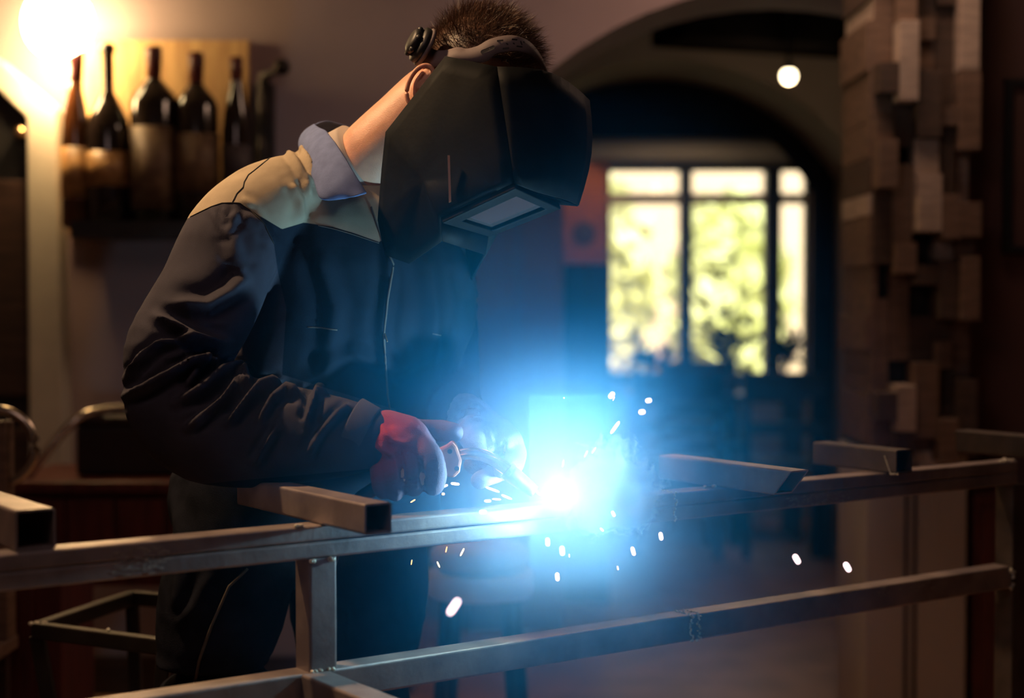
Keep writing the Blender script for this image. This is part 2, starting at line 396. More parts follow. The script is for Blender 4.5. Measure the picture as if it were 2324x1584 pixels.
obj('handle', join(ball(at(46, 300, YB - 0.11), 0.018), tube([at(46, 300, YB - 0.11), at(46, 300, YB - 0.05)], 0.008, k=1)), M['brass'], dr, smooth=True)

# ceiling beam of the hall with its round lamp
bm0, bm1 = V((0.62, 6.30, 2.27)), V((1.95, 6.80, 2.27))
d = (bm1 - bm0).normalized(); s = V((d.y, -d.x, 0)) * 0.16
struct('trim_beam', hexa([bm0 - s, bm0 + s, bm0 + s + V((0, 0, .48)), bm0 - s + V((0, 0, .48))], [bm1 - s, bm1 + s, bm1 + s + V((0, 0, .48)), bm1 - s + V((0, 0, .48))]), M['matte_black'])
bl = at(1790, 173, 6.25)
t = thing('ceiling_lamp', 'small round glowing lamp hanging under the dark ceiling beam of the hall', 'lamp', (bl.x, bl.y, CEIL))
obj('bulb', ball(bl, 0.030), M['bulb'], t, smooth=True)
obj('stem', join(tube([bl + V((0, 0, .025)), V((bl.x, bl.y, CEIL))], 0.006, k=1), lathe([(0.018, 0), (0.018, 0.03), (0.008, 0.035)], o=bl + V((0, 0, 0.022)))), M['black_wood'], t)
light('ceiling_lamp_light', 'POINT', bl + V((0, -0.01, -0.05)), 1.6, (1, 0.7, 0.4), shadow_soft_size=0.03)

# wall sconce, upper left
sc = at(132, 52, 4.84)
t = thing('wall_sconce', 'glowing round glass wall lamp beside the row of bottles, upper left', 'lamp', (sc.x, YB, sc.z))
gl = obj('lamp_shade', ball(sc, (0.105, 0.105, 0.115), 24), M['lamp_glass'], t, smooth=True)
obj('bracket', join(lathe([(0.05, 0), (0.05, 0.02), (0.02, 0.03)], o=V((sc.x, YB, sc.z)), ax=V((0, -1, 0))), tube([V((sc.x, YB - 0.02, sc.z)), sc + V((0, 0.10, 0))], 0.012, k=1)), M['chrome'], t)
light('wall_sconce_light', 'POINT', sc + V((0, -0.0, -0.15)), 14, (1.0, 0.62, 0.28), shadow_soft_size=0.05)

# ------------------------------------------------------------------ the bottles and their shelf
bx0, bx1 = at(152, 0, 4.97).x, at(562, 0, 4.97).x
bt, bb = at(0, 92, 4.97).z, at(0, 532, 4.97).z
t = thing('bottle_rack', 'wall shelf with a lit pale backboard behind five big wine bottles', 'shelf', ((bx0 + bx1) / 2, YB, bb))
obj('backboard', box(bx0, bx1, 4.965, 4.998, bb, bt), M['board_pale'], t)
SH = bb + 0.012
bx0 = at(156, 0, 4.72).x
obj('shelf_board', box(bx0, bx1, 4.72, 4.965, bb - 0.02, SH), M['black_wood'], t, bevel=0.003)
obj('shelf_lip', box(bx0, bx1, 4.715, 4.728, bb - 0.02, bb + 0.03), M['black_wood'], t)
def bottle(px, toppx, bodyw, shoulder, neckw, m, ml, lab, label, foil=True):
    Y = 4.85; sc_ = F / Y
    x = at(px, 300, Y).x; top = at(px, toppx, Y).z - SH; r = bodyw / 2 / sc_; zs = at(px, shoulder, Y).z - SH; rn = neckw / 2 / sc_
    zn = zs + (top - zs) * (0.45 if r > 0.065 else 0.75)
    prof = [(r * .8, 0), (r, 0.012), (r, zs * 0.5), (r * 0.99, zs), (r * 0.86, zs + (zn - zs) * .35), (r * .5, zs + (zn - zs) * .75), (rn * 1.05, zn), (rn, zn + 0.02), (rn, top - 0.03), (rn * 1.25, top - 0.028), (rn * 1.25, top - 0.01), (rn * .9, top)]
    t = thing('wine_bottle', label, 'bottle', (x, Y, SH), 'wine bottles on the wall shelf')
    obj('glass', lathe(prof, 28, V((x, Y, SH))), m, t, smooth=True)
    l0, l1 = at(px, lab[1], Y).z - SH, at(px, lab[0], Y).z - SH
    obj('paper_label', lathe([(r + .0015, l0), (r + .0016, l1)], 28, V((x, Y, SH))), ml, t, smooth=True)
    if foil: obj('foil_cap', lathe([(rn * 1.1, top - 0.10), (rn * 1.32, top - 0.03), (rn * 1.32, top + 0.002)], 20, V((x, Y, SH))), M['foil'], t, smooth=True)
bottle(172, 110, 66, 330, 30, M['bottle_amber'], M['label_gold'], (335, 452), 'amber wine bottle at the left end of the shelf, nearest the glowing lamp')
bottle(246, 98, 100, 300, 27, M['bottle_glass'], M['label_gold'], (346, 425), 'dark tapering champagne style bottle with a short gold label', foil=False)
bottle(350, 108, 108, 235, 28, M['bottle_glass'], M['label_cream'], (290, 478), 'widest round-shouldered wine bottle with a tall brown label')
bottle(446, 122, 100, 245, 27, M['bottle_glass'], M['label_cream'], (306, 438), 'round-shouldered wine bottle with a tall cream label bearing a dark dot')
bottle(537, 132, 66, 300, 22, M['bottle_glass'], M['print_dark'], (330, 420), 'slim dark wine bottle at the right end of the shelf')
# dark iron bracket on the wall
p0, p1 = at(598, 400, 4.95), at(598, 190, 4.95)
t = thing('wall_bracket', 'dark iron wall hook with a knob, right of the bottle shelf', 'hook', (p0.x, YB, p0.z))
obj('bar', join(tube([p0, p1, at(604, 172, 4.93), at(638, 158, 4.9)], [0.02, 0.018, 0.013, 0.010], k=3), box(p0.x - 0.03, p0.x + 0.03, 4.955, YB, p0.z + 0.02, p1.z)), M['steel_dark'], t)
obj('knob', ball(at(640, 152, 4.88), 0.026), M['steel_dark'], t, smooth=True)

# ------------------------------------------------------------------ clad column, right
cxa, cxb = at(1985, 0, 4.4).x, at(2222, 0, 4.4).x
ztop = CEIL; zcl = at(0, 1010, 4.4).z
t = thing('clad_column', 'square column faced with staggered blocks of reclaimed wood', 'column', ((cxa + cxb) / 2, 4.5, 0))
obj('base', box(cxa - 0.01, cxb - 0.015, 4.42, 4.8, 0, zcl - 0.02), M['plaster_pale'], t, bevel=0.004)
for g in (2062, 2082): obj('groove', box(at(g, 0, 4.42).x, at(g + 7, 0, 4.42).x, 4.414, 4.42, 0.02, zcl - 0.05), M['dark_wood'], t)
obj('core', box(cxa + .01, cxb - .01, 4.47, 4.8, zcl - 0.02, ztop), M['black_wood'], t)
v, f, mi = [], [], []
rng = random.Random(11)
x = cxa
cols = []
while x < cxb - 0.02:
    w = rng.uniform(0.042, 0.066); w = min(w, cxb - x); cols.append((x, w)); x += w
for x, w in cols:
    z = zcl - rng.uniform(0, .05)
    while z < ztop:
        h = rng.choice([0.06, 0.09, 0.13, 0.17, 0.24]) * rng.uniform(0.85, 1.2)
        dep = rng.choice([0.0, 0.015, 0.03, 0.045, 0.06]); k = len(v)
        bv, bf = box(x + .001, x + w * rng.choice([0.97, 1.0, 1.06]), 4.33 + dep * 1.6 + (.03 if rng.random() < .2 else 0), 4.475, z, min(z + h - .002, ztop))
        v += bv; f += [tuple(i + k for i in g) for g in bf]; mi += [rng.choices([0, 1, 2], [5, 3 if z < 1.6 else 1.5, 3])[0]] * 6; z += h + (rng.uniform(.04, .10) if rng.random() < .13 else 0)
# the column's left side carries blocks as well
z = zcl
while z < ztop:
    h = rng.choice([0.06, 0.1, 0.14]); k = len(v)
    bv, bf = box(cxa - rng.choice([0, .008, .016]), cxa + .02, 4.42, 4.78, z, min(z + h - .002, ztop)); v += bv; f += [tuple(i + k for i in g) for g in bf]; mi += [rng.choice([0, 1, 2])] * 6; z += h
me = bpy.data.meshes.new('cladding'); me.from_pydata(v, [], f)
for k in ('block_a', 'block_b', 'block_c'): me.materials.append(M[k])
me.polygons.foreach_set('material_index', mi); b = bmesh.new(); b.from_mesh(me); bmesh.ops.recalc_face_normals(b, faces=b.faces); b.to_mesh(me); b.free()
obj('cladding', me, None, t, bevel=0.0015)
# framed board on the maroon wall
p0, p1 = at(2278, 575, 4.6), at(2500, 180, 4.6)
t = thing('framed_board', 'dark framed board hanging on the maroon wall at the right edge', 'picture', ((p0.x + p1.x) / 2, 4.6, p0.z))
obj('frame', join(box(p0.x, p1.x, 4.585, 4.62, p0.z, p0.z + .02), box(p0.x, p1.x, 4.585, 4.62, p1.z - .02, p1.z), box(p0.x, p0.x + .02, 4.585, 4.62, p0.z + .02, p1.z - .02), box(p1.x - .02, p1.x, 4.585, 4.62, p0.z + .02, p1.z - .02)), M['black_wood'], t)
obj('board', box(p0.x + .02, p1.x - .02, 4.6, 4.62, p0.z + .02, p1.z - .02), M['wall_maroon'], t)
# tall cherry cupboard right of the column foot
xa, xb = at(2204, 0, 4.5).x, at(2420, 0, 4.5).x
t = thing('cherry_cupboard', 'low dark red cupboard against the maroon wall behind the corner post', 'cupboard', ((xa + xb) / 2, 4.5, 0))
obj('body', box(xa, xb, 4.42, 4.6, 0, at(0, 1118, 4.45).z), M['cherry'], t, bevel=0.004)
obj('door', box(xa + .015, xb - .15, 4.405, 4.42, 0.05, at(0, 1150, 4.45).z), M['cherry'], t, bevel=0.004)

# ------------------------------------------------------------------ hall furniture seen through the arch
xa, xb = at(1060, 0, 5.95).x, at(1280, 0, 5.95).x
t = thing('tall_wardrobe', 'tall plain dark mauve wardrobe standing just beyond the arch behind the welder', 'wardrobe', ((xa + xb) / 2, 6.1, 0))
M['mauve'] = mat('mauve', (0.13, 0.075, 0.085), 0.6, var=0.15, scale=5)
obj('body', box(xa, xb, 5.95, 6.3, 0, 1.62), M['mauve'], t, bevel=0.004)
for k in (0, 1): obj('door', box(xa + .012 + k * (xb - xa) / 2, xa + (xb - xa) / 2 * (k + 1) - .006, 5.935, 5.95, 0.06, 1.59), M['mauve'], t, bevel=0.003)
xa, xb = at(1282, 0, 6.5).x, at(1386, 0, 6.5).x
t = thing('black_cabinet', 'narrow tall black cabinet standing left of the bright window', 'cabinet', ((xa + xb) / 2, 6.7, 0))
zt = at(0, 600, 6.5).z
obj('body', box(xa, xb, 6.5, 6.9, 0.0, zt), M['black_wood'], t, bevel=0.004)
obj('door', box(xa + .006, xb - .006, 6.488, 6.5, 0.05, zt - .02), M['black_wood'], t, bevel=0.003)
p0, p1 = at(1262, 598, 8.95), at(1378, 330, 8.95)
t = thing('framed_picture', 'orange framed picture with a dark round shape, left of the window', 'picture', ((p0.x + p1.x) / 2, 8.98, p0.z))
obj('frame', join(box(p0.x, p1.x, 8.95, 9.0, p0.z, p0.z + .03), box(p0.x, p1.x, 8.95, 9.0, p1.z - .03, p1.z), box(p0.x, p0.x + .03, 8.95, 9.0, p0.z + .03, p1.z - .03), box(p1.x - .03, p1.x, 8.95, 9.0, p0.z + .03, p1.z - .03)), M['print_orange'], t)
obj('print', box(p0.x + .03, p1.x - .03, 8.97, 9.0, p0.z + .03, p1.z - .03), M['print_orange'], t)
obj('round_shape', lathe([(0.07, 0), (0.07, 0.01)], 24, at(1325, 530, 8.97), V((0, -1, 0))), M['print_dark'], t)
light('assumed_picture_light', 'SPOT', (0.36, 8.4, 2.1), 4.0, (1, 0.5, 0.25), target=(0.36, 9, 1.7), shadow_soft_size=0.03, spot_size=1.0, spot_blend=0.5)  # assumed unseen spot that warms the picture, without a fixture

def dining_chair(label, loc, rz, m=None):
    m = m or M['black_wood']; t = thing('dining_chair', label, 'chair', loc, 'dark chairs in the far room', rz)
    def part(n_, vf):
        o = obj(n_, vf, m); o.parent = t; return o
    part('seat', box(-.21, .21, -.21, .21, .43, .46))
    part('backrest', join(box(-.2, .2, .19, .215, .78, .9), box(-.2, .2, .19, .21, .6, .66)))
    for sx in (-1, 1):
        part('leg', box(sx * .2 - .018, sx * .2 + .018, -.21, -.175, 0, .43)); part('leg', box(sx * .2 - .018, sx * .2 + .018, .18, .215, 0, .92))
    return t
dining_chair('dark wooden chair in the far room, left of the table and facing the window', (0.80, 7.86, 0), math.pi)
dining_chair('dark wooden chair in the far room, right of the table by the arch frame', (1.33, 7.82, 0), math.pi)
dining_chair('dark wooden chair beyond the table, its back against the window', (1.05, 8.76, 0), 0.0)
t = thing('dining_table', 'dark wooden table under the window of the far room', 'table', (1.05, 8.32, 0))
obj('table_top', box(0.6, 1.52, 8.12, 8.5, 0.72, 0.76), M['dark_wood'], t)
for x in (.65, 1.47):
    for y in (8.16, 8.46): obj('leg', box(x - .025, x + .025, y - .025, y + .025, 0, .72), M['dark_wood'], t)
def plant(label, loc, hgt, spread, nst, seed, lean=0.0):
    r = random.Random(seed); t = thing('potted_plant', label, 'plant', loc, 'potted plants at the far window')
    o = V(loc); obj('pot', lathe([(.045, 0), (.06, .09), (.065, .09), (.065, .1), (.05, .1)], 18, o), M['pot'], t)
    sv, lv = [], []
    for i in range(nst):
        a = r.uniform(0, 6.28); q = r.uniform(.2, 1) * spread; e = o + V((math.cos(a) * q + lean, math.sin(a) * q * .5, .1 + hgt * r.uniform(.55, 1)))
        pts = [o + V((0, 0, .08)), o + (e - o) * .5 + V((0, 0, .03)), e]; sv.append(tube(pts, [.004, .003, .002], 6, 2))
        for k in range(9):
            tt = r.uniform(.35, 1); c = pts[0].lerp(e, tt); dd = V((r.uniform(-1, 1), r.uniform(-1, 1), r.uniform(-.3, .9))).normalized(); L = r.uniform(.06, .11); sd = dd.cross(V((0, .3, 1))).normalized() * L * .22
            lv.append(([c, c + dd * L * .5 + sd, c + dd * L, c + dd * L * .5 - sd], [(0, 1, 2, 3)]))
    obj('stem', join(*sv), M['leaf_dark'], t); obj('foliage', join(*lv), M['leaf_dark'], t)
plant('bushy potted plant on the table, in front of the middle window pane', (1.13, 8.3, .76), .34, .20, 16, 3, .03)
plant('low potted plant on the table, in front of the left window pane', (0.74, 8.32, .76), .15, .14, 12, 5)
plant('potted plant on the table in front of the narrow right window pane', (1.42, 8.3, .76), .20, .08, 12, 8)

# chair with a bent back beyond the frame, right
cc = at(2000, 1010, 5.2)
t = thing('bentwood_chair', 'dark chair with a curved bent back, behind the short tube on the right', 'chair', (cc.x + .02, 5.2, 0))
ox, oy = cc.x + .05, 5.25
arcp = [V((ox + .17 * math.cos(a), oy + .02, at(0, 1010, 5.2).z - .02 + .12 * math.sin(a))) for a in [math.pi * k / 10 for k in range(11)]]
obj('back_hoop', tube([V((arcp[-1].x, oy + .02, .44))] + arcp[::-1] + [V((arcp[0].x, oy + .02, .44))], .012, 10, 3), M['dark_wood'], t, smooth=True)
obj('seat', lathe([(.18, .43), (.2, .44), (.2, .46), (.18, .47)], 24, V((ox, oy - .18, 0))), M['dark_wood'], t, smooth=True)
for sx in (-1, 1):
    for sy in (-.32, -.05): obj('leg', tube([V((ox + sx * .13, oy + sy, .44)), V((ox + sx * .17, oy + sy, 0.0))], .014, 8, 1, caps='flat'), M['dark_wood'], t)

# padded stool under the frame
p = at(1090, 1262, 3.9)
t = thing('padded_stool', 'pale round padded stool with dark legs, seen under the upper rail', 'stool', (p.x, 3.9, 0))
zc_ = p.z
obj('cushion', lathe([(.02, zc_ - .03), (.10, zc_ - .03), (.122, zc_ - .01), (.122, zc_ + .015), (.10, zc_ + .032), (.02, zc_ + .036)], 28, V((p.x, 3.9, 0))), M['cushion'], t, smooth=True)
obj('seat_ring', lathe([(.128, zc_ - .095), (.132, zc_ - .09), (.132, zc_ - .04), (.128, zc_ - .035)], 28, V((p.x, 3.9, 0))), M['cushion'], t, smooth=True)
for a in (.6, 2.2, 3.8, 5.4): obj('leg', tube([V((p.x + .10 * math.cos(a), 3.9 + .10 * math.sin(a), zc_ - .08)), V((p.x + .15 * math.cos(a), 3.9 + .15 * math.sin(a), 0))], .015, 8, 1, caps='flat'), M['black_wood'], t)

# ------------------------------------------------------------------ left furniture
xa, xb = at(40, 0, 4.4).x, at(520, 0, 4.4).x
t = thing('sideboard', 'dark cherry sideboard with panelled front behind the welder on the left', 'sideboard', ((xa + xb) / 2, 4.55, 0))
zt, zb = at(0, 1092, 4.3).z, at(0, 1335, 4.3).z
obj('top', box(xa - .02, xb, 4.28, 4.75, zt - .028, zt), M['cherry'], t, bevel=0.004)
obj('body', box(xa, xb - .02, 4.34, 4.75, zb, zt - .028), M['cherry'], t)
for k in range(4):
    x0 = xa + .01 + k * (xb - xa - .03) / 4; obj('door', box(x0, x0 + (xb - xa - .03) / 4 - .012, 4.325, 4.34, zb + .02, zt - .05), M['cherry'], t, bevel=0.004)
for x in (xa + .03, xb - .06):
    for y in (4.37, 4.7): obj('leg', box(x - .02, x + .02, y - .02, y + .02, 0, zb), M['cherry'], t)
xa2, xb2 = at(158, 0, 4.4).x, at(470, 0, 4.4).x
t = thing('leather_case', 'dark leather case standing on the sideboard', 'case', ((xa2 + xb2) / 2, 4.5, zt))
obj('body', box(xa2, xb2, 4.42, 4.62, zt, at(0, 968, 4.4).z), M['leather'], t, bevel=0.012)
obj('lid', box(xa2 - .006, xb2 + .006, 4.41, 4.63, at(0, 968, 4.4).z, at(0, 945, 4.4).z), M['leather'], t, bevel=0.008)
hose = [at(60, 1088, 4.36), at(95, 1040, 4.36), at(140, 985, 4.38), at(185, 945, 4.40), at(240, 930, 4.44), at(330, 925, 4.48), at(420, 923, 4.5)]
tag(obj('grey_hose', tube(hose, .013, 12, 4), M['chrome'], None, smooth=True), 'shiny grey hose running up from the sideboard over the leather case', 'hose')
# bent metal stool at the left edge
hc = at(-5, 1015, 3.5); zf = at(0, 1110, 3.5).z
t = thing('metal_bar_chair', 'brown post chair with a shiny bent metal hoop at the left edge', 'chair', (hc.x, 3.5, 0))
hoop = [hc + V((.083 * math.cos(a), .04 * math.sin(a) * 0, .083 * math.sin(a))) for a in [math.pi * (-.42 + 1.9 * k / 14) for k in range(15)]]
obj('hoop', tube(hoop, .011, 12, 2), M['chrome'], t, smooth=True)
obj('post', box(hc.x - .03, hc.x + .028, 3.47, 3.53, 0.5, at(0, 955, 3.5).z), M['block_a'], t, bevel=0.004)
obj('seat', box(hc.x - .25, hc.x + .03, 3.3, 3.54, 0.47, 0.5), M['block_a'], t, bevel=0.004)
for x in (hc.x - .22, hc.x): 
    for y in (3.33, 3.51): obj('leg', box(x - .015, x + .015, y - .015, y + .015, 0, .47), M['dark_wood'], t)
# red cabinet at lower left
xa, xb = -1.7, at(110, 0, 3.56).x
t = thing('red_cabinet', 'dark red cabinet in the lower left corner below the rail', 'cabinet', ((xa + xb) / 2, 3.3, 0))
zt3 = 0.46
M['red_wood'] = mat('red_wood', (0.075, 0.012, 0.010), 0.5, var=0.3, scale=6, stretch=(6, 6, 1))
zt3 = at(0, 1312, 3.56).z
obj('body', box(xa, xb, 3.62, 3.9, 0, zt3), M['red_wood'], t, bevel=0.004)
obj('door', box(xa + .01, xb - .06, 3.605, 3.62, 0.04, zt3 - .03), M['red_wood'], t, bevel=0.003)

# ------------------------------------------------------------------ square steel tubes
UD = V((1.416, 1.0, 0)).normalized()            # along the rails, to the right and away
PD = V((UD.y, -UD.x, 0))                         # across the rails, towards the camera's right
def sq_tube(p0, p1, w, h, wall=0.003, up=V((0, 0, 1)), miter0=0.0, miter1=0.0, r=0.004):
    """hollow square tube from p0 to p1 (centre line); miter = extra length of the top edge at that end"""
    p0, p1 = V(p0), V(p1); t = (p1 - p0).normalized(); s = t.cross(up).normalized(); u = s.cross(t)
    def prof(w_, h_, r_):
        o = []
        for cx, cy_, a0 in ((w_ / 2 - r_, h_ / 2 - r_, 0), (-w_ / 2 + r_, h_ / 2 - r_, 90), (-w_ / 2 + r_, -h_ / 2 + r_, 180), (w_ / 2 - r_, -h_ / 2 + r_, 270)):
            for k in range(4): a = math.radians(a0 + 30 * k); o.append((cx + r_ * math.cos(a), cy_ + r_ * math.sin(a)))
        return o
    O, I = prof(w, h, r), prof(w - 2 * wall, h - 2 * wall, max(r - wall, .001)); n = 16; v, f = [], []
    for P, mt in ((p0, -miter0), (p1, miter1)):
        for L in (O, I):
            for a, b in L: v.append(P + s * a + u * b + t * mt * (b / h))
    for i in range(n):
        j = (i + 1) % n
        f += [(i, j, 2 * n + j, 2 * n + i), (n + i, 3 * n + i, 3 * n + j, n + j), (i, n + i, n + j, j), (2 * n + i, 2 * n + j, 3 * n + j, 3 * n + i)]
    return v, f
RT = 0.927; TW = 0.045
R0 = V((0.061, 2.5, 0))                         # point of the front face plane of the rails
def rail_pt(px, z=0, off=0.0):
    a = (px - W / 2) / F; s = (R0.x - a * R0.y) / (a - V((1.416, 1, 0)).x) ; q = R0 + V((1.416, 1, 0)) * s
    return V((q.x, q.y, z)) - PD * off
def beads(pts, r, name='weld_bead'):
    parts = [ball(p, (r * random.uniform(.7, 1.2), r * random.uniform(.7, 1.2), r * random.uniform(.6, 1)), 8) for p in pts]; return join(*parts)
LEFT, RIGHT = rail_pt(-140), rail_pt(2312)
st = thing('steel_rack', 'long welded frame of square steel tubes across the foreground, with two rails and posts', 'metal rack', (LEFT.x, LEFT.y, 0))
off = TW / 2
for zc2, hh in ((RT - .0115, .023), (RT - .0355, .0245)):
    obj('upper_rail', sq_tube(LEFT - PD * off + V((0, 0, zc2)), RIGHT - PD * off + V((0, 0, zc2)), TW, hh, r=.004), M['steel'], st, smooth=False)
LZ = 0.7165
obj('lower_rail', sq_tube(LEFT - PD * off + V((0, 0, LZ - TW / 2)), rail_pt(2300) - PD * off + V((0, 0, LZ - TW / 2)), TW, TW), M['steel'], st)
def post_at(px, z0, z1, name='post', m='steel'):
    c = rail_pt(px) - PD * off + UD * off
    return obj(name, sq_tube(c + V((0, 0, z0)), c + V((0, 0, z1)), TW, TW, up=PD), M[m], st), c
_, c1 = post_at(700, LZ, RT - .048)
_, c2 = post_at(2304, 0.0, RT - .048, 'leg', 'steel_shaded')
_, c3 = post_at(-130, 0.0, RT - .048, 'leg')
_, c4 = post_at(700, 0.0, LZ - TW, 'leg')
obj('foot', sq_tube(c2 - PD * .3 + V((0, 0, .0225)) , c2 + PD * .3 + V((0, 0, .0225)), TW, TW), M['steel'], st)
# cross piece at the foot of the short post, running towards the camera
q = rail_pt(712, LZ - TW / 2); obj('cross_piece', sq_tube(q + PD * .001, q + PD * .42 - V((0, 0, 0)), TW, TW), M['steel'], st)
# small upright stub under the cross piece end
obj('leg', sq_tube(q + PD * .39 + V((0, 0, -TW / 2)), q + PD * .39 + V((0, 0, -LZ + TW / 2)), TW, TW, up=PD), M['steel'], st)
# weld beads
def ring_beads(px, z0, z1, nn=16, r=.0028, jit=.003):
    pts = []
    for k in range(nn):
        s_ = k / (nn - 1); b = rail_pt(px + random.uniform(-4, 4)); pts.append(b + PD * .0005 + V((0, 0, z0 + (z1 - z0) * s_ + random.uniform(-jit, jit) * .3)))
    for k in range(nn // 2):
        b = rail_pt(px + random.uniform(-4, 4), z1, off=(k / (nn // 2)) * TW); pts.append(b)
    return pts
obj('weld_bead', beads(ring_beads(1534, RT - .047, RT), .0022), M['weld_bead'], st, smooth=True)
obj('weld_bead', beads(ring_beads(1572, LZ - TW, LZ, 18) + ring_beads(1588, LZ - TW, LZ, 18), .0026), M['weld_bead'], st, smooth=True)
obj('weld_bead', beads([rail_pt(px) + PD * .002 + V((0, 0, RT - .05)) for px in (703, 708, 748, 753)], .005), M['weld_bead'], st, smooth=True)
obj('weld_bead', beads([rail_pt(px) + PD * .002 + V((0, 0, LZ + .001)) for px in (704, 712, 722, 742, 752)], .004), M['weld_bead'], st, smooth=True)
obj('weld_bead', beads([rail_pt(random.uniform(2270, 2312), RT + .001, random.uniform(0, .03)) for _ in range(14)], .004), M['weld_bead'], st, smooth=True)
obj('weld_bead', beads([rail_pt(random.uniform(2298, 2306), random.uniform(LZ - .05, LZ + .005)) + PD * .002 for _ in range(14)], .004), M['weld_bead'], st, smooth=True)
# weld splatter scars rubbed along the rail faces
M['scar'] = mat('scar', (0.42, 0.36, 0.31), 0.55, metal=0.5, var=0.3, scale=200, bump=.5)
def scars(a, b, z0, z1, nn, seed):
    r = random.Random(seed); parts = []
    for k in range(nn):
        c = rail_pt(r.uniform(a, b), r.uniform(z0, z1)); L, hh = r.uniform(.002, .010), r.uniform(.0008, .0028)
        m_ = [c + UD * (L * math.cos(t_)) + V((0, 0, hh * math.sin(t_) * r.uniform(.6, 1))) + PD * .0002 for t_ in [k2 * math.pi / 4 for k2 in range(8)]]
        parts.append(prism(m_, PD * .0003))
    return join(*parts)
obj('scar', scars(245, 380, RT - .044, RT - .006, 70, 3), M['scar'], st)
obj('scar', scars(1790, 1930, RT - .046, RT - .026, 60, 4), M['scar'], st)
obj('scar', scars(1995, 2130, LZ - .020, LZ - .002, 26, 6), M['scar'], st)

def loose_tube(label, px_end, zend_py, Lb, w=TW, m='steel', miter=0.0, turn=0.0, burr=None, back=False):
    """tube resting on the rail; px_end/py = photographed lower near corner of its open front end"""
    Y = (1.25 - RT) * F / (zend_py - 680); e = V(((px_end - W / 2) / F * Y, Y, RT + w / 2 + .0004))
    d = (Matrix.Rotation(turn, 3, 'Z') @ PD); s = Matrix.Rotation(turn, 3, 'Z') @ UD
    p1 = e + s * w / 2 ; p0 = p1 - d * Lb
    t = thing('steel_tube', label, 'steel tube', (p1.x, p1.y, RT), 'loose square tubes laid across the top rail')
    obj('tube_wall', sq_tube(p0, p1 + d * miter * .5, w, w, miter1=miter), M[m], t)
    return t, p0, p1
t1, a0, a1 = loose_tube('short square tube in front of the gloves, its hollow end facing right', 826, 1218, .40, w=.043)
loose_tube('square tube with a slanted mitred end, right of the smoke', 1757, 1125, .29, w=.043, miter=.040)
t3, _, e3 = loose_tube('short dark square tube with open end, left of the right corner', 2036, 1077, .21, w=.044, m='steel_shaded')
loose_tube('square tube end with a bright lit rim at the left edge of the photo', 30, 1256, .45, w=.053)
loose_tube('dark square tube lying over the far right corner of the frame', 2440, 1052, .29, w=.046, m='steel_shaded')
w_ = obj('burr', join(tube([e3 + V((-.03, -.02, -.02)), e3 + V((-.042, -.025, .012))], .0012, 6, 1), beads([e3 + V((-.03 + .004 * k, -.026, -.021)) for k in range(4)], .003)), M['weld_bead'], t3)
obj('weld_bead', beads([rail_pt(px, RT + .002, .002) for px in (676, 680, 684, 672)], .003), M['weld_bead'], st, smooth=True)
for px in (1612, 1633): obj('weld_bead', beads([rail_pt(px, RT + .003, .012)], .004), M['weld_bead'], st, smooth=True)

# small trestle frame, lower left
Yt = 3.0
A, B, Cc, D = at(84, 1432, Yt), at(345, 1466, Yt - .02), at(300, 1358, 0), None
zt4 = A.z
def onz(px, py, z): # point on height z under that pixel
    a = at(px, py, 1.0) - V((0, 0, 1.25)); k = (z - 1.25) / a.z; return V((0, 0, 1.25)) + a * k
A, B, Cc, D = onz(84, 1430, zt4), onz(350, 1464, zt4), onz(300, 1356, zt4), onz(420, 1366, zt4)
t = thing('steel_trestle', 'small dark steel trestle frame standing below the rail at lower left', 'trestle', (A.x, A.y, 0))
for p, q_ in ((A, B), (A, Cc), (Cc, D)): obj('bar', sq_tube(p, q_, .026, .03), M['steel_dark'], t)
E = B + (B - A) * .08
obj('bar', sq_tube(B, E, .026, .03), M['steel_dark'], t); obj('bar', sq_tube(E, D + (D - Cc) * .02, .026, .03), M['steel_dark'], t)
for p, o_ in ((A, V((.10, .02, 0))), (E, V((-.04, .0, 0))), (Cc, V((.03, -.03, 0))), (D + (D - Cc) * .02, V((-.05, -.02, 0)))):
    obj('leg', sq_tube(p - V((0, 0, .01)), V((p.x, p.y, 0)) + o_, .026, .026, up=V((0, 1, 0))), M['steel_dark'], t)
obj('weld_bead', beads([A + V((random.uniform(-.01, .02), random.uniform(-.01, .01), .014)) for _ in range(5)] + [A.lerp(B, .62) + V((0, 0, .017))], .005), M['weld_bead'], t, smooth=True)

# ------------------------------------------------------------------ the welder
FEET = V((-0.42, 2.86, 0))
man = thing('person', 'welder in dark work jacket, jeans, gloves and black welding helmet, bending over the steel frame', 'person', FEET)
HC = at(1092, 190, 2.66)                         # centre of the head
Lh = V((.75, .62, -.20)).normalized(); Fh = V((.57, -.75, -.33)); Fh = (Fh - Lh * Fh.dot(Lh)).normalized(); Uh = Fh.cross(Lh)
HM = Matrix((Fh, Lh, Uh)).transposed()
def hp(x, y, z): return HC + HM @ V((x, y, z))
def hball(x, y, z, r, n=20): return ball(hp(x, y, z), r, n, HM)
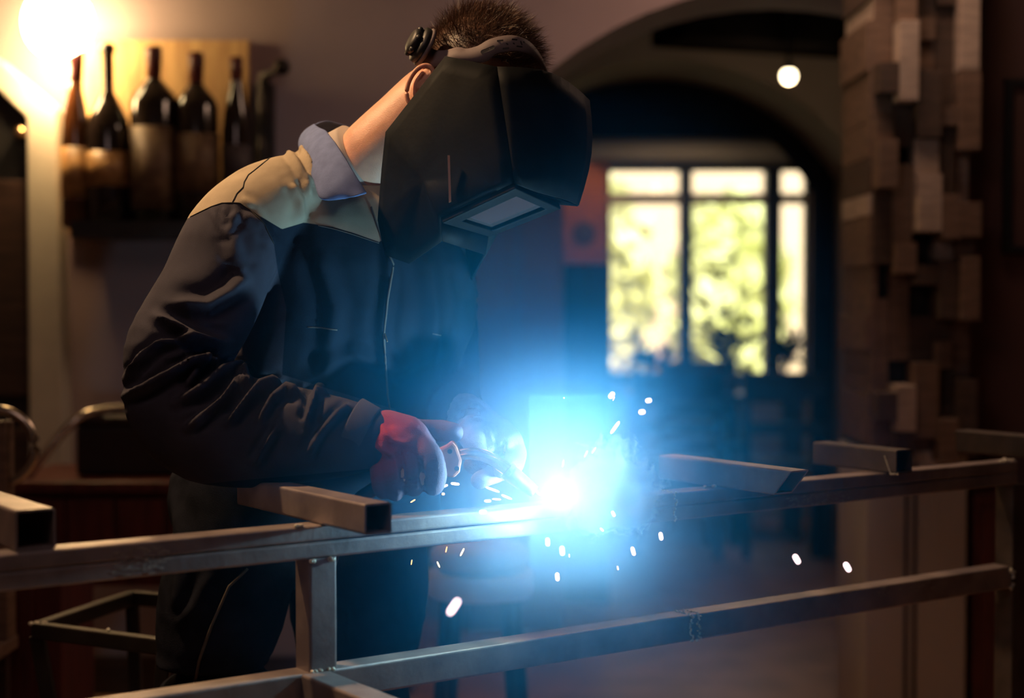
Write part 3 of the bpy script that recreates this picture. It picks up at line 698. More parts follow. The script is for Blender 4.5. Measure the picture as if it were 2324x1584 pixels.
# poses
R_SH, R_EL, R_WR = at(545, 505, 2.60), at(385, 900, 2.50), at(835, 1000, 2.43)
L_SH, L_EL, L_WR = at(985, 520, 2.88), at(1010, 850, 2.90), at(1065, 950, 2.64)
arm_r_px = [(700, 420, 2.68), (600, 470, 2.63), (532, 545, 2.60), (478, 665, 2.56), (410, 790, 2.52), (412, 900, 2.50), (480, 965, 2.48), (600, 985, 2.46), (720, 990, 2.45), (830, 997, 2.44)]
arm_l_px = [(900, 450, 2.84), (985, 560, 2.88), (1003, 700, 2.90), (1008, 830, 2.86), (1020, 905, 2.76), (1052, 945, 2.66)]
torso_px = [(705, 1130, 2.78), (725, 1010, 2.78), (770, 860, 2.77), (815, 720, 2.75), (815, 600, 2.74), (800, 500, 2.73), (800, 430, 2.73)]
torso_r = [(.200, .135), (.205, .14), (.205, .145), (.195, .15), (.190, .15), (.160, .13), (.10, .10)]
yaw = Matrix.Rotation(math.radians(12), 3, 'Z')
def torso(scale=1.0, top=True):
    v, f = [], []; P, R = resample([at(*p) for p in torso_px], torso_r, 4); n = 32
    for p, (a, b) in zip(P, R):
        for j in range(n):
            t_ = 2 * math.pi * j / n; ca, sa = math.cos(t_), math.sin(t_)
            e = 0.8; x = math.copysign(abs(ca) ** e, ca) * a * scale; y = math.copysign(abs(sa) ** e, sa) * b * scale
            v.append(p + yaw @ V((x, y, 0)))
    for i in range(len(P) - 1):
        for j in range(n): f.append((i * n + j, i * n + (j + 1) % n, (i + 1) * n + (j + 1) % n, (i + 1) * n + j))
    f.append(tuple(range(n))); f.append(tuple((len(P) - 1) * n + j for j in range(n))); return v, f
leg_r_px = [(560, 1120, 2.74), (520, 1250, 2.74), (500, 1400, 2.74), (480, 1600, 2.74)]
KR, AR = V((-.53, 2.74, .50)), V((-.52, 2.84, .10)); KL, AL = V((-.235, 2.86, .50)), V((-.22, 2.93, .10))
leg_r = [at(575, 1110, 2.75), at(535, 1250, 2.74), at(500, 1400, 2.74), at(487, 1540, 2.74), V((-.49, 2.76, .42)), V((-.50, 2.82, .10))]
leg_l = [at(820, 1120, 2.83), at(815, 1250, 2.84), at(815, 1400, 2.85), at(812, 1540, 2.86), V((-.26, 2.87, .42)), V((-.255, 2.93, .10))]
# hands: (points px, radii) ; shared by body and gloves
hand_r = [
    ([(842, 998, 2.435), (880, 1000, 2.43), (915, 1005, 2.43)], [(.036, .030), (.046, .030), (.040, .030)]),
    ([(876, 967, 2.44), (925, 985, 2.43), (955, 1012, 2.425)], [.026, .029, .024]),
    ([(868, 1020, 2.435), (890, 1035, 2.43), (925, 1045, 2.425)], [.032, .034, .028]),
    ([(874, 1050, 2.43), (900, 1062, 2.425), (940, 1058, 2.42)], [.022, .024, .022]),
    ([(945, 1000, 2.425), (978, 1040, 2.405), (988, 1075, 2.405), (984, 1102, 2.425)], [.021, .0195, .0185, .0165]),
    ([(915, 1030, 2.42), (935, 1066, 2.405), (939, 1090, 2.405), (937, 1107, 2.43)], [.021, .019, .018, .015]),
    ([(880, 1045, 2.42), (895, 1082, 2.40), (898, 1104, 2.405), (896, 1118, 2.43)], [.020, .018, .0165, .014]),
    ([(864, 1054, 2.425), (866, 1086, 2.405), (867, 1106, 2.41), (868, 1115, 2.43)], [.019, .0165, .015, .013]),
    ([(905, 975, 2.45), (955, 978, 2.475), (995, 980, 2.48), (1026, 982, 2.47)], [.022, .0195, .0185, .0175])]
hand_l = [
    ([(1055, 945, 2.65), (1085, 975, 2.60), (1110, 1000, 2.56)], [(.032, .030), (.037, .032), (.038, .032)]),
    ([(1090, 960, 2.59), (1130, 985, 2.555), (1158, 1005, 2.53)], [.028, .028, .022]),
    ([(1145, 985, 2.545), (1170, 1020, 2.525), (1166, 1052, 2.51), (1140, 1066, 2.50)], [.021, .017, .0165, .015]),
    ([(1155, 1005, 2.55), (1162, 1045, 2.545), (1128, 1072, 2.53), (1088, 1090, 2.51)], [.019, .017, .016, .0145]),
    ([(1120, 1010, 2.57), (1120, 1045, 2.56), (1095, 1056, 2.55), (1072, 1056, 2.545)], [.019, .017, .016, .015]),
    ([(1100, 1010, 2.59), (1105, 1040, 2.59), (1085, 1050, 2.58)], [.017, .015, .014]),
    ([(1062, 975, 2.575), (1078, 1005, 2.535), (1098, 1024, 2.52)], [.022, .021, .017])]
def chains(spec, k=1.0): return [tube([at(*p) for p in pts], [(r[0] * k, r[1] * k) if isinstance(r, tuple) else r * k for r in rad], 14, 4) for pts, rad in spec]
# -- body (one continuous skin)
ear_c = at(950, 198, 2.575)
parts = [torso(.84)]
parts += [tube([at(*p) for p in arm_r_px[1:]], [.055, .055, .052, .048, .046, .045, .042, .034, .029], 18, 4), tube([at(*p) for p in arm_l_px], [.06, .052, .048, .044, .038, .029], 18, 4)]
parts += [tube(leg_r, [.085, .085, .078, .065, .055, .04], 18, 4), tube(leg_l, [.085, .085, .078, .065, .055, .04], 18, 4)]
for a in (leg_r, leg_l): parts.append(tube([a[-1], a[-1] + V((.06, -.06, -.055)), a[-1] + V((.13, -.12, -.07))], [.035, .035, .028], 12, 3))
parts += chains(hand_r, .82) + chains(hand_l, .82)
parts += [tube([at(806, 405, 2.70), at(855, 350, 2.68), at(925, 285, 2.67), at(985, 232, 2.665), at(1035, 205, 2.66)], [.058, .064, .063, .064, .055], 22, 4)]
parts += [hball(-.012, 0, .012, (.100, .080, .094), 28), hball(-.05, 0, -.02, (.076, .072, .072), 24), hball(.035, 0, -.045, (.055, .058, .075), 24), hball(.045, 0, -.095, (.04, .038, .032)),
          hball(.065, 0, -.112, (.018, .02, .014)), hball(.088, 0, .005, (.012, .055, .012)), tube([hp(.092, 0, -.005), hp(.108, 0, -.03), hp(.118, 0, -.048)], [.009, .011, .014], 10, 3),
          hball(.085, 0, -.078, (.014, .024, .006)), hball(.083, 0, -.088, (.013, .021, .006)), hball(.07, .03, -.03, (.02, .022, .02)), hball(.07, -.03, -.03, (.02, .022, .02)),
          hball(.084, .031, -.008, (.011, .013, .010)), hball(.084, -.031, -.008, (.011, .013, .010))]
# ears: rim plus bowl
def ear(cn, fwd, up_, out):
    rim = []
    for k in range(15):
        a = math.radians(-75 + k * 18.5); rr = (.0185 if k < 9 else .0165); rim.append(cn + fwd * (-.0185 * math.cos(a) * 1.0) + up_ * (.034 * math.sin(a)) + out * (.006 + .006 * math.cos(a)))
    return [tube(rim, [.0042] * 15, 8, 2), ball(cn - out * .004, (.013, .013, .013), 10), ball(cn + up_ * -.03 + fwd * .004, (.009, .008, .010), 10),
            tube([cn + up_ * .02 - fwd * .006 + out * .004, cn + out * .006 - fwd * .009, cn - up_ * .018 - fwd * .003 + out * .004], [.0035] * 3, 8, 3),
            hexed(cn, fwd, up_, out)]
def hexed(cn, fwd, up_, out):
    M2 = Matrix((fwd, out, up_)).transposed(); return ball(cn - out * .004, (.019, .008, .033), 14, M2)
uu = (at(975, 150, 2.57) - at(938, 238, 2.57)).normalized(); oo = (-Lh); ff = V((.95, -.30, -.1)); ff = (ff - uu * ff.dot(uu)).normalized()
oo = (uu.cross(ff)).normalized(); oo = oo if oo.y < 0 else -oo
ear_parts = ear(at(957, 196, 2.575), ff, uu, oo)
lc = hp(-.012, .080, -.012); ear_l = ear(lc, Fh, Uh, Lh)
me = fuse(parts, .0048, 5)
b = bmesh.new()
for piece in (me, fuse(ear_parts, .0013, 3), fuse(ear_l, .002, 2)): b.from_mesh(piece)
body = obj('body', b, M['skin'], man, smooth=True)

# -- hair: dark cap plus short strands
cap = fuse([hball(-.016, 0, .022, (.104, .084, .094), 28), hball(-.052, 0, -.012, (.068, .072, .070), 24)], .006, 3)
b = bmesh.new(); b.from_mesh(cap)
Hinv = HM.inverted()
dele = [vv for vv in b.verts if (lambda q: (q.z < -.085) or (q.x > .045 and q.z < .045) or (abs(q.y) > .03 and q.x > -.035 and q.z < -.02))(Hinv @ (vv.co - HC))]
bmesh.ops.delete(b, geom=dele, context='VERTS'); b.to_mesh(cap); b.free()
hair = obj('hair', cap, M['hair'], man, smooth=True, solid=.004)
sv, sf = [], []
rng = random.Random(5); cnt = 0
cvs = [(vv.co.copy(), vv.normal.copy()) for vv in cap.vertices]
while cnt < 11000:
    co, nn = rng.choice(cvs); q = Hinv @ (co - HC)
    topness = max(0, min(1, (q.z + .02) / .09))
    if q.z < -.03 and rng.random() < .4: continue
    comb = (Fh * .55 + Uh * .35 + V((rng.gauss(0, .35), rng.gauss(0, .35), rng.gauss(0, .35)))) if q.z > .0 else (-Uh * .6 + Fh * .1 + V((rng.gauss(0, .25), rng.gauss(0, .25), rng.gauss(0, .25))))
    L = (.009 + .027 * topness) * rng.uniform(.7, 1.25)
    d0 = (nn * (.6 + .25 * topness) + comb * .8).normalized(); d1 = (d0 + comb * .5 + V((0, 0, -.25))).normalized()
    p0 = co + V((rng.uniform(-.003, .003), rng.uniform(-.003, .003), rng.uniform(-.003, .003))); p1 = p0 + d0 * L * .5; p2 = p1 + d1 * L * .5
    sd = d0.cross(V((rng.uniform(-1, 1), rng.uniform(-1, 1), rng.uniform(-1, 1)))).normalized() * .00034
    k = len(sv); sv += [p0 - sd, p0 + sd, p1 + sd * .8, p1 - sd * .8, p2]; sf += [(k, k + 1, k + 2, k + 3), (k + 3, k + 2, k + 4)]; cnt += 1
obj('strands', (sv, sf), M['hair'], hair)

# -- jacket
jparts = [torso(1.0)]
jparts += [tube([at(*p) for p in arm_r_px], [(.075, .060), (.086, .074), (.088, .084), (.086, .084), (.086, .086), (.092, .095), (.086, .094), (.074, .084), (.066, .070), (.054, .052)], 28, 5, caps='round')]
jparts += [tube([at(*p) for p in arm_l_px], [.075, .07, .066, .064, .055, .040], 22, 5)]
jparts += [tube([at(715, 395, 2.71), at(790, 405, 2.72), at(860, 430, 2.76), at(930, 470, 2.83)], [.055, .075, .075, .07], 20, 3)]
jk = fuse(jparts, .0044, 9)
Z5 = lambda lst: [(250 + a / 2.263, 500 + b / 2.263) for a, b in lst]
Z4 = lambda lst: [(360 + a / 4.168, 260 + b / 4.168) for a, b in lst]
st_ = [(Z5([(60, 905), (200, 855), (300, 795), (420, 722), (500, 705), (550, 760)]), 11, .013),
       (Z5([(75, 810), (180, 700), (250, 635), (350, 612), (430, 600)]), 10, .012),
       (Z5([(230, 490), (350, 540), (430, 590), (590, 628)]), 13, .013),
       (Z5([(330, 770), (420, 720), (500, 700), (430, 790), (370, 900)]), 8, .009),
       (Z5([(340, 940), (480, 865), (560, 790), (650, 762), (720, 830)]), 11, .013),
       (Z5([(400, 1070), (500, 990), (580, 925), (640, 850), (720, 810)]), 10, .011),
       (Z5([(600, 1050), (690, 945), (760, 860), (880, 832)]), 10, .012),
       (Z5([(770, 1030), (830, 925), (900, 872), (980, 890)]), 9, .010),
       (Z5([(1010, 1040), (1035, 960), (1055, 885), (1110, 890)]), 9, .011),
       (Z5([(740, 1260), (800, 1150), (860, 1060)]), 9, .008),
       (Z5([(1010, 1210), (1080, 1090), (1180, 990), (1230, 960)]), 9, .008),
       (Z5([(700, 285), (610, 370), (500, 435), (300, 430)]), 18, .010),
       (Z5([(620, 60), (640, 180), (690, 280)]), 16, .009),
       (Z4([(620, 880), (640, 990), (740, 960)]), 9, .005), (Z4([(510, 900), (560, 1010), (640, 1130), (720, 1000), (735, 850)]), 9, .006),
       (Z4([(1200, 330), (1290, 420), (1390, 590), (1430, 800)]), 9, .009), (Z4([(1340, 290), (1430, 470), (1470, 640)]), 8, .009),
       (Z4([(1250, 650), (1340, 800), (1350, 1000)]), 10, .009),
       (Z4([(800, 930), (1000, 1060), (1090, 1220)]), 12, .009), (Z4([(780, 790), (900, 870), (1000, 1010)]), 10, .005),
       ([(880, 560), (885, 640), (868, 740), (880, 900)], 14, .010), ([(960, 560), (985, 700), (975, 860)], 20, .012), ([(720, 560), (760, 700), (740, 860)], 22, .010),
       ([(1050, 600), (1075, 680), (1050, 780)], 14, .010), ([(700, 860), (800, 800), (900, 840), (1000, 790)], 18, .009)]
folds(jk, [(a_q, b_q * .85, c_q * (1.5 if k_q < 12 else .8)) for k_q, (a_q, b_q, c_q) in enumerate(st_)])
wobble(jk, 14, .0035, 3.1)
co = coords(jk); pp = project(co)
# yoke / sleeve / body panels: signed distance stored as attributes so the colour border is sharp
arm_hole = Z4([(80, 1060), (270, 985), (400, 920), (500, 872), (600, 838), (700, 835), (770, 838), (860, 900), (1000, 1035), (1090, 1220), (1130, 1500)])
def inside(p, poly):
    x, y = p[:, 0], p[:, 1]; c = np.zeros(len(p), bool); n = len(poly)
    for i in range(n):
        (x1, y1), (x2, y2) = poly[i], poly[(i + 1) % n]
        k = ((y1 > y) != (y2 > y)) & (x < (x2 - x1) * (y - y1) / (y2 - y1 + 1e-9) + x1); c ^= k
    return c
def sdf(p, poly):
    d, _, _ = seg_dist(p, poly + [poly[0]]); return np.where(inside(p, poly), d, -d)
yoke = arm_hole[:-3] + [(640, 520), (690, 505), (755, 515), (800, 528), (862, 550), (905, 500), (905, 150), (380, 150), (300, 300)]  # tan yoke; lower wedge and right side cut off to imitate shadow
at_ = jk.attributes.new('yoke', 'FLOAT', 'POINT'); at_.data.foreach_set('value', np.clip(sdf(pp, yoke), -60, 60).astype(np.float32))
sleeve = arm_hole + [(650, 700), (640, 850), (900, 930), (860, 1062), (640, 1082), (440, 1100), (200, 1200), (200, 500)]
at_ = jk.attributes.new('sleeve', 'FLOAT', 'POINT'); at_.data.foreach_set('value', np.clip(sdf(pp, sleeve), -60, 60).astype(np.float32))
def jacket_mat():
    m = mat('jacket_cloth', (0.05, 0.07, 0.1), 0.85, var=0, bump=0.35, bscale=900, spec=0.08); nt = m.node_tree; b = nt.nodes['Principled BSDF']
    def attr(nm):
        a = nt.nodes.new('ShaderNodeAttribute'); a.attribute_name = nm; r = nt.nodes.new('ShaderNodeMapRange'); r.inputs[1].default_value = -.8; r.inputs[2].default_value = .8
        nt.links.new(a.outputs['Fac'], r.inputs[0]); return r.outputs[0]
    def mix(fac, a, c):
        x = nt.nodes.new('ShaderNodeMix'); x.data_type = 'RGBA'; nt.links.new(fac, x.inputs[0])
        for s, val in ((6, a), (7, c)):
            if isinstance(val, tuple): x.inputs[s].default_value = (*val, 1)
            else: nt.links.new(val, x.inputs[s])
        return x.outputs[2]
    c = mix(attr('sleeve'), (0.012, 0.017, 0.028), (0.050, 0.047, 0.062)); c = mix(attr('yoke'), c, (0.38, 0.31, 0.22))
    n_ = nt.nodes.new('ShaderNodeTexNoise'); n_.inputs['Scale'].default_value = 18; n_.inputs['Detail'].default_value = 6
    mr = nt.nodes.new('ShaderNodeMapRange'); mr.inputs[1].default_value = .3; mr.inputs[2].default_value = .7; mr.inputs[3].default_value = .78; mr.inputs[4].default_value = 1.08
    tc = nt.nodes.new('ShaderNodeTexCoord'); nt.links.new(tc.outputs['Object'], n_.inputs['Vector']); nt.links.new(n_.outputs['Fac'], mr.inputs[0])
    x = nt.nodes.new('ShaderNodeMix'); x.data_type = 'RGBA'; x.blend_type = 'MULTIPLY'; x.inputs[0].default_value = 1; nt.links.new(c, x.inputs[6]); nt.links.new(mr.outputs[0], x.inputs[7])
    nt.links.new(x.outputs[2], b.inputs['Base Color']); return m
jacket = obj('jacket', jk, jacket_mat(), man, smooth=True)
# surface strokes (seams, zips) laid onto the cloth
from mathutils.bvhtree import BVHTree
def tree_of(me): return BVHTree.FromPolygons([v_.co.copy() for v_ in me.vertices], [tuple(p_.vertices) for p_ in me.polygons])
jt = tree_of(jk)
def on(tree, px, py, lift=.0008):
    o_ = V((0, 0, 1.25)); d_ = (at(px, py, 1) - o_).normalized(); h_ = tree.ray_cast(o_, d_)
    return (h_[0] - d_ * 0 + h_[1] * lift) if h_[0] is not None else None
def dense(line, step=7):
    o_ = []
    for (a, b), (c, d) in zip(line[:-1], line[1:]):
        n_ = max(1, int(math.hypot(c - a, d - b) / step)); o_ += [(a + (c - a) * k / n_, b + (d - b) * k / n_) for k in range(n_)]
    return o_ + [line[-1]]
def stroke(tree, line, r, m, parent, name, lift=.0004):
    p = [on(tree, a, b, lift) for a, b in dense(line)]; p = [x for x in p if x is not None]
    q = [p[0]] 
    for x in p[1:]:
        if (x - q[-1]).length < .04: q.append(x)
    if len(q) > 2: return obj(name, tube(q, [r] * len(q), 6, 1, caps='flat'), m, parent, smooth=True)
shoulder_seam = Z4([(1335, 285), (1300, 300), (1270, 288), (1220, 280), (1150, 315), (1130, 350), (1090, 395), (1050, 415), (980, 470), (900, 535), (850, 572), (810, 640), (800, 690), (740, 750), (700, 832)])
stroke(jt, shoulder_seam, .0011, M['seam'], jacket, 'shoulder_seam')
stroke(jt, arm_hole[1:-1], .0010, M['seam'], jacket, 'armhole_seam')
stroke(jt, [(722, 512), (760, 520), (800, 532), (860, 552)], .0008, M['stitch'], jacket, 'yoke_seam')
stroke(jt, [(842, 470), (868, 545), (893, 600), (880, 680), (871, 760), (880, 900), (890, 960)], .0018, M['stitch'], jacket, 'zip')
stroke(jt, [(698, 742), (730, 744), (765, 749)], .0013, M['stitch'], jacket, 'pocket_zip')
stroke(jt, [(982, 757), (1000, 761)], .0013, M['stitch'], jacket, 'pocket_zip')
cz = on(jt, 872, 757, .002) or at(872, 757, 2.6)
obj('zip_pull', tube([cz, cz + V((.004, -.001, -.012))], .0016, 6, 1), M['brass'], jacket)
# collar: turned-down flap round the neck
inner_e = [(905, 450, 2.74), (880, 372, 2.84), (820, 305, 2.88), (760, 277, 2.84), (716, 282, 2.76), (742, 298, 2.66), (772, 338, 2.59), (800, 385, 2.555), (834, 440, 2.545)]
outer_e = [(960, 520, 2.74), (950, 430, 2.90), (860, 340, 2.95), (740, 310, 2.92), (681, 325, 2.79), (694, 370, 2.655), (712, 412, 2.585), (730, 452, 2.55), (782, 450, 2.54)]
NI = 8
Pi, _ = resample([at(*p) for p in inner_e], [1] * 9, NI); Po, _ = resample([at(*p) for p in outer_e], [1] * 9, NI)
v, f = [], []; rows = 7
for r_ in range(rows):
    s_ = r_ / (rows - 1)
    for a, b in zip(Pi, Po):
        bulge = math.sin(s_ * math.pi) * .010; q = a.lerp(b, s_); dirn = (q - at(830, 400, 2.72)); dirn.z *= .3; v.append(q + dirn.normalized() * bulge + V((0, 0, .002 * mnoise.noise(q * 40))))
nn_ = len(Pi)
for r_ in range(rows - 1):
    for i in range(nn_ - 1): f.append((r_ * nn_ + i, r_ * nn_ + i + 1, (r_ + 1) * nn_ + i + 1, (r_ + 1) * nn_ + i))
obj('collar', (v, f), M['collar_cloth'], jacket, smooth=True, solid=.004, subsurf=1)
# standing inner fall of the collar
# shirt neckband
nb = []
obj('shirt_collar', tube([at(790, 388, 2.70), at(808, 376, 2.695), at(826, 364, 2.69)], [(.073, .073), (.071, .071), (.069, .069)], 28, 2, caps='flat'), M['shirt'], man, smooth=True)
obj('cuff', tube([at(790, 978, 2.44), at(836, 998, 2.437)], [(.057, .056), (.053, .052)], 24, 1, caps='flat'), mat('cuff_cloth', (.050, .047, .060), .85, var=.1, bump=.4, bscale=900), jacket, smooth=True, bevel=.003)

# -- trousers
tp = [tube(leg_r, [(.125, .115), (.125, .115), (.125, .11), (.105, .095), (.085, .085), (.075, .075)], 24, 4), tube(leg_l, [(.125, .115), (.125, .115), (.125, .11), (.100, .095), (.085, .085), (.075, .075)], 24, 4),
      tube([at(560, 1140, 2.78), at(690, 1120, 2.79), at(830, 1140, 2.82)], [(.12, .14), (.125, .15), (.12, .14)], 24, 3)]
tj = fuse(tp, .006, 8)
folds(tj, [([(400, 1130), (420, 1250), (395, 1400)], 14, .008), ([(400, 1420), (440, 1380), (480, 1300)], 12, .006), ([(700, 1300), (760, 1400), (740, 1520)], 18, .008)])
wobble(tj, 11, .004, 9.0)
trousers = obj('trousers', tj, M['jeans'], man, smooth=True)
tt_ = tree_of(tj)
stroke(tt_, [(562, 1290), (520, 1330), (480, 1420), (452, 1500), (436, 1584)], .0028, M['jeans_seam'], trousers, 'side_seam', .001)
for a in (leg_r, leg_l):
    e = a[-1]; obj('boot', fuse([tube([e + V((0, 0, .06)), e + V((0, 0, -.02)), e + V((.02, -.02, -.055))], [.05, .05, .045], 16, 3), tube([e + V((-.03, .03, -.055)), e + V((.07, -.07, -.055)), e + V((.15, -.14, -.066))], [(.042, .043), (.045, .040), (.04, .033)], 16, 3)], .006, 4), M['boot'], man, smooth=True)

# -- gloves
def glove_r_mat():
    m = mat('glove_red', (.42, .24, .27), .8, var=0, bump=.5, bscale=500, spec=.25); nt = m.node_tree; b = nt.nodes['Principled BSDF']
    g = nt.nodes.new('ShaderNodeTexCoord'); vs = nt.nodes.new('ShaderNodeVectorMath'); vs.operation = 'DISTANCE'; vs.inputs[1].default_value = tuple(at(862, 985, 2.40))
    n_ = nt.nodes.new('ShaderNodeTexNoise'); n_.inputs['Scale'].default_value = 30; n_.inputs['Detail'].default_value = 5; nt.links.new(g.outputs['Object'], n_.inputs['Vector'])
    ad = nt.nodes.new('ShaderNodeMath'); ad.operation = 'MULTIPLY_ADD'; ad.inputs[1].default_value = .035; nt.links.new(n_.outputs['Fac'], ad.inputs[0]); nt.links.new(vs.outputs['Value'], ad.inputs[2])
    nt.links.new(g.outputs['Object'], vs.inputs[0]); r = nt.nodes.new('ShaderNodeValToRGB'); r.color_ramp.elements[0].position = .035; r.color_ramp.elements[1].position = .10
    r.color_ramp.elements[0].color = (.42, .03, .03, 1); r.color_ramp.elements[1].color = (.13, .09, .12, 1); nt.links.new(ad.outputs[0], r.inputs[0]); nt.links.new(r.outputs[0], b.inputs['Base Color']); return m
gr = fuse(chains(hand_r, 1.0) + [tube([at(828, 998, 2.437), at(860, 995, 2.434)], [(.034, .034), (.040, .038)], 18, 1)], .0028, 4)
folds(gr, [([(905, 1020), (912, 1060), (915, 1090)], 6, -.004), ([(955, 1040), (958, 1080), (962, 1110)], 6, -.004), ([(860, 960), (890, 1000), (930, 1010)], 7, .003), ([(850, 1010), (890, 1030)], 6, .003)])
wobble(gr, 45, .0018, 2.0)
obj('glove', gr, glove_r_mat(), man, smooth=True)
gl_ = fuse(chains(hand_l, 1.0) + [tube([at(1022, 935, 2.70), at(1055, 945, 2.66), at(1080, 962, 2.62)], [.036, .040, .036], 20, 3)], .0028, 4)
folds(gl_, [([(1020, 960), (1050, 935), (1090, 930)], 5, .004), ([(1040, 975), (1060, 950), (1095, 945)], 5, .004), ([(1110, 960), (1118, 1000), (1118, 1030)], 6, .004), ([(1145, 1000), (1140, 1040)], 5, -.004), ([(1060, 925), (1080, 915), (1100, 935)], 5, .004)])
wobble(gl_, 45, .0018, 5.0)
obj('glove', gl_, M['glove_knit'], man, smooth=True)

# -- welding helmet
hel = thing('helmet_group', None, None, (0, 0, 0))
bpy.data.objects.remove(hel)
Wv = V((.127, .17, -.050))                       # near side to far side of the helmet
def hpt(px, py, Y): return at(px, py, Y)
a = hpt(1012, 128, 2.50); b_ = hpt(877, 300, 2.545); c_ = hpt(868, 385, 2.555); d_ = hpt(859, 500, 2.56); e_ = hpt(876, 578, 2.56); f_ = hpt(930, 598, 2.54)
g_ = hpt(1003, 547, 2.48); h_ = hpt(1000, 494, 2.465); i_ = hpt(1167, 415, 2.42); j_ = hpt(1128, 152, 2.455)
h2 = hpt(1108, 526, 2.57); i2 = hpt(1270, 462, 2.53); g2 = hpt(1100, 578, 2.575); k_ = hpt(1336, 228, 2.58); l_ = hpt(1311, 466, 2.575)
far = lambda p: p + Wv
side_mid = hpt(1000, 330, 2.47)
verts = [a, b_, c_, d_, e_, f_, g_, h_, i_, j_]
def shell():
    v = []; f = []
    def fan(loop, center):
        k = len(v); v.extend([center] + loop); n = len(loop)
        for q in range(n): f.append((k, k + 1 + q, k + 1 + (q + 1) % n))
    def quad(*p): k = len(v); v.extend(p); f.append(tuple(range(k, k + len(p))))
    near = [a, b_, c_, d_, e_, f_, g_, h_, i_, j_]
    loop = []
    for q in range(len(near)):
        for w in range(4): loop.append(near[q].lerp(near[(q + 1) % len(near)], w / 4))
    k0 = len(v); L_ = len(loop); cen = sum(loop, V((0, 0, 0))) / L_; RR = 7
    for r in range(RR):
        s_ = 1 - r / RR
        for p in loop: v.append(cen.lerp(p, s_) + V((-.004, -.022, 0)) * (1 - s_ ** 2))
    v.append(cen + V((-.004, -.022, 0)))
    for r in range(RR - 1):
        for q in range(L_): f.append((k0 + r * L_ + q, k0 + r * L_ + (q + 1) % L_, k0 + (r + 1) * L_ + (q + 1) % L_, k0 + (r + 1) * L_ + q))
    for q in range(L_): f.append((k0 + (RR - 1) * L_ + q, k0 + (RR - 1) * L_ + (q + 1) % L_, k0 + RR * L_))
    # brow plate, bulging outward between the near and far edges
    rows = 6; cols_ = 10; base = len(v)
    for r in range(rows + 1):
        s = r / rows; A_, B_ = j_.lerp(i_, s), k_.lerp(l_, s)
        for q in range(cols_ + 1):
            t_ = q / cols_; p = A_.lerp(B_, t_); bl_ = math.sin(math.pi * t_); bs = math.sin(math.pi * s)
            v.append(p + V((.010 * bl_ * (1 - .2 * s) + .012 * t_ * bs, -.035 * bl_, .012 * bl_ * (1 - s) - .010 * bl_ * s * (1 - t_))))
    for r in range(rows):
        for q in range(cols_): kk = base + r * (cols_ + 1) + q; f.append((kk, kk + 1, kk + cols_ + 2, kk + cols_ + 1))
    quad(g_, h_, h2, g2); quad(i_, i2, l_)
    # far side
    fr = [k_, far(a) + V((.02, 0, 0)), far(b_), far(c_), far(e_) , g2, h2, i2, l_]
    fan(fr, (k_ + far(c_) + h2) / 3 + V((.02, .04, 0)))
    b = bmesh.new(); vs = [b.verts.new(p) for p in v]
    for g in f: b.faces.new([vs[q] for q in g])
    return b
helmet = obj('welding_helmet', shell(), M['helmet'], man, smooth=True, solid=.004)
# window frame and lens on the face opening
nrm = (i_ - h_).cross(h2 - h_).normalized(); nrm = nrm if nrm.z < 0 else -nrm
def inq(u_, w_): return (h_.lerp(i_, u_)).lerp(h2.lerp(i2, u_), w_)
def rim(u0, u1, w0, w1, U0, U1, W0, W1, t0, t1):
    o4 = [inq(U0, W0), inq(U1, W0), inq(U1, W1), inq(U0, W1)]; n4 = [inq(u0, w0), inq(u1, w0), inq(u1, w1), inq(u0, w1)]; v = []
    for loop, dd in ((o4, t0), (o4, t1), (n4, t1), (n4, t0)): v += [p + nrm * dd for p in loop]
    f = []
    for q in range(3):
        for r in range(4): f.append((q * 4 + r, q * 4 + (r + 1) % 4, q * 4 + 4 + (r + 1) % 4, q * 4 + 4 + r))
    for r in range(4): f.append((12 + r, 12 + (r + 1) % 4, (r + 1) % 4, r))
    return v, f
fr_ = obj('lens_frame', rim(.14, .88, .20, .84, 0, 1, 0, 1, -.004, .010), M['helmet'], helmet, bevel=.002)
obj('lens', prism([inq(.14, .20), inq(.88, .20), inq(.88, .84), inq(.14, .84)], nrm * .003), M['lens'], helmet)
obj('edge_strip', prism([hpt(1016, 353, 2.455), hpt(1021, 353, 2.455), hpt(1024, 458, 2.452), hpt(1019, 460, 2.452)], (0, -.004, 0)), M['orange_strip'], helmet)
# headband
ub = [(969, 100), (985, 113), (1010, 115), (1040, 108), (1060, 111), (1085, 104), (1110, 90), (1140, 82), (1165, 81), (1190, 89), (1210, 104), (1228, 130), (1243, 165)]
lb = [(945, 142), (968, 152), (995, 150), (1020, 140), (1055, 140), (1100, 141), (1125, 123), (1150, 117), (1175, 116), (1198, 121), (1215, 131), (1232, 150), (1246, 182)]
yb = [2.62, 2.598, 2.58, 2.568, 2.560, 2.552, 2.548, 2.548, 2.553, 2.563, 2.58, 2.61, 2.65]
farb = [((1225, 150), (1228, 165), 2.72), ((1150, 120), (1150, 150), 2.77), ((1050, 105), (1048, 140), 2.765), ((985, 100), (965, 142), 2.71), ((969, 100), (945, 142), 2.62)]
top = [at(*p, y) for p, y in zip(ub, yb)] + [at(*p, y) for p, _, y in farb]; bot = [at(*p, y - .004) for p, y in zip(lb, yb)] + [at(*p, y) for _, p, y in farb]
T2, _ = resample(top, [1] * len(top), 4); B2, _ = resample(bot, [1] * len(bot), 4); n = len(T2)
v = T2 + [p.lerp(q, .5) for p, q in zip(T2, B2)] + B2; f = [(r * n + i, r * n + i + 1, (r + 1) * n + i + 1, (r + 1) * n + i) for r in (0, 1) for i in range(n - 1)]
band = obj('headband', (v, f), M['band'], helmet, smooth=True, solid=.003)
bt_ = BVHTree.FromPolygons(v, f)
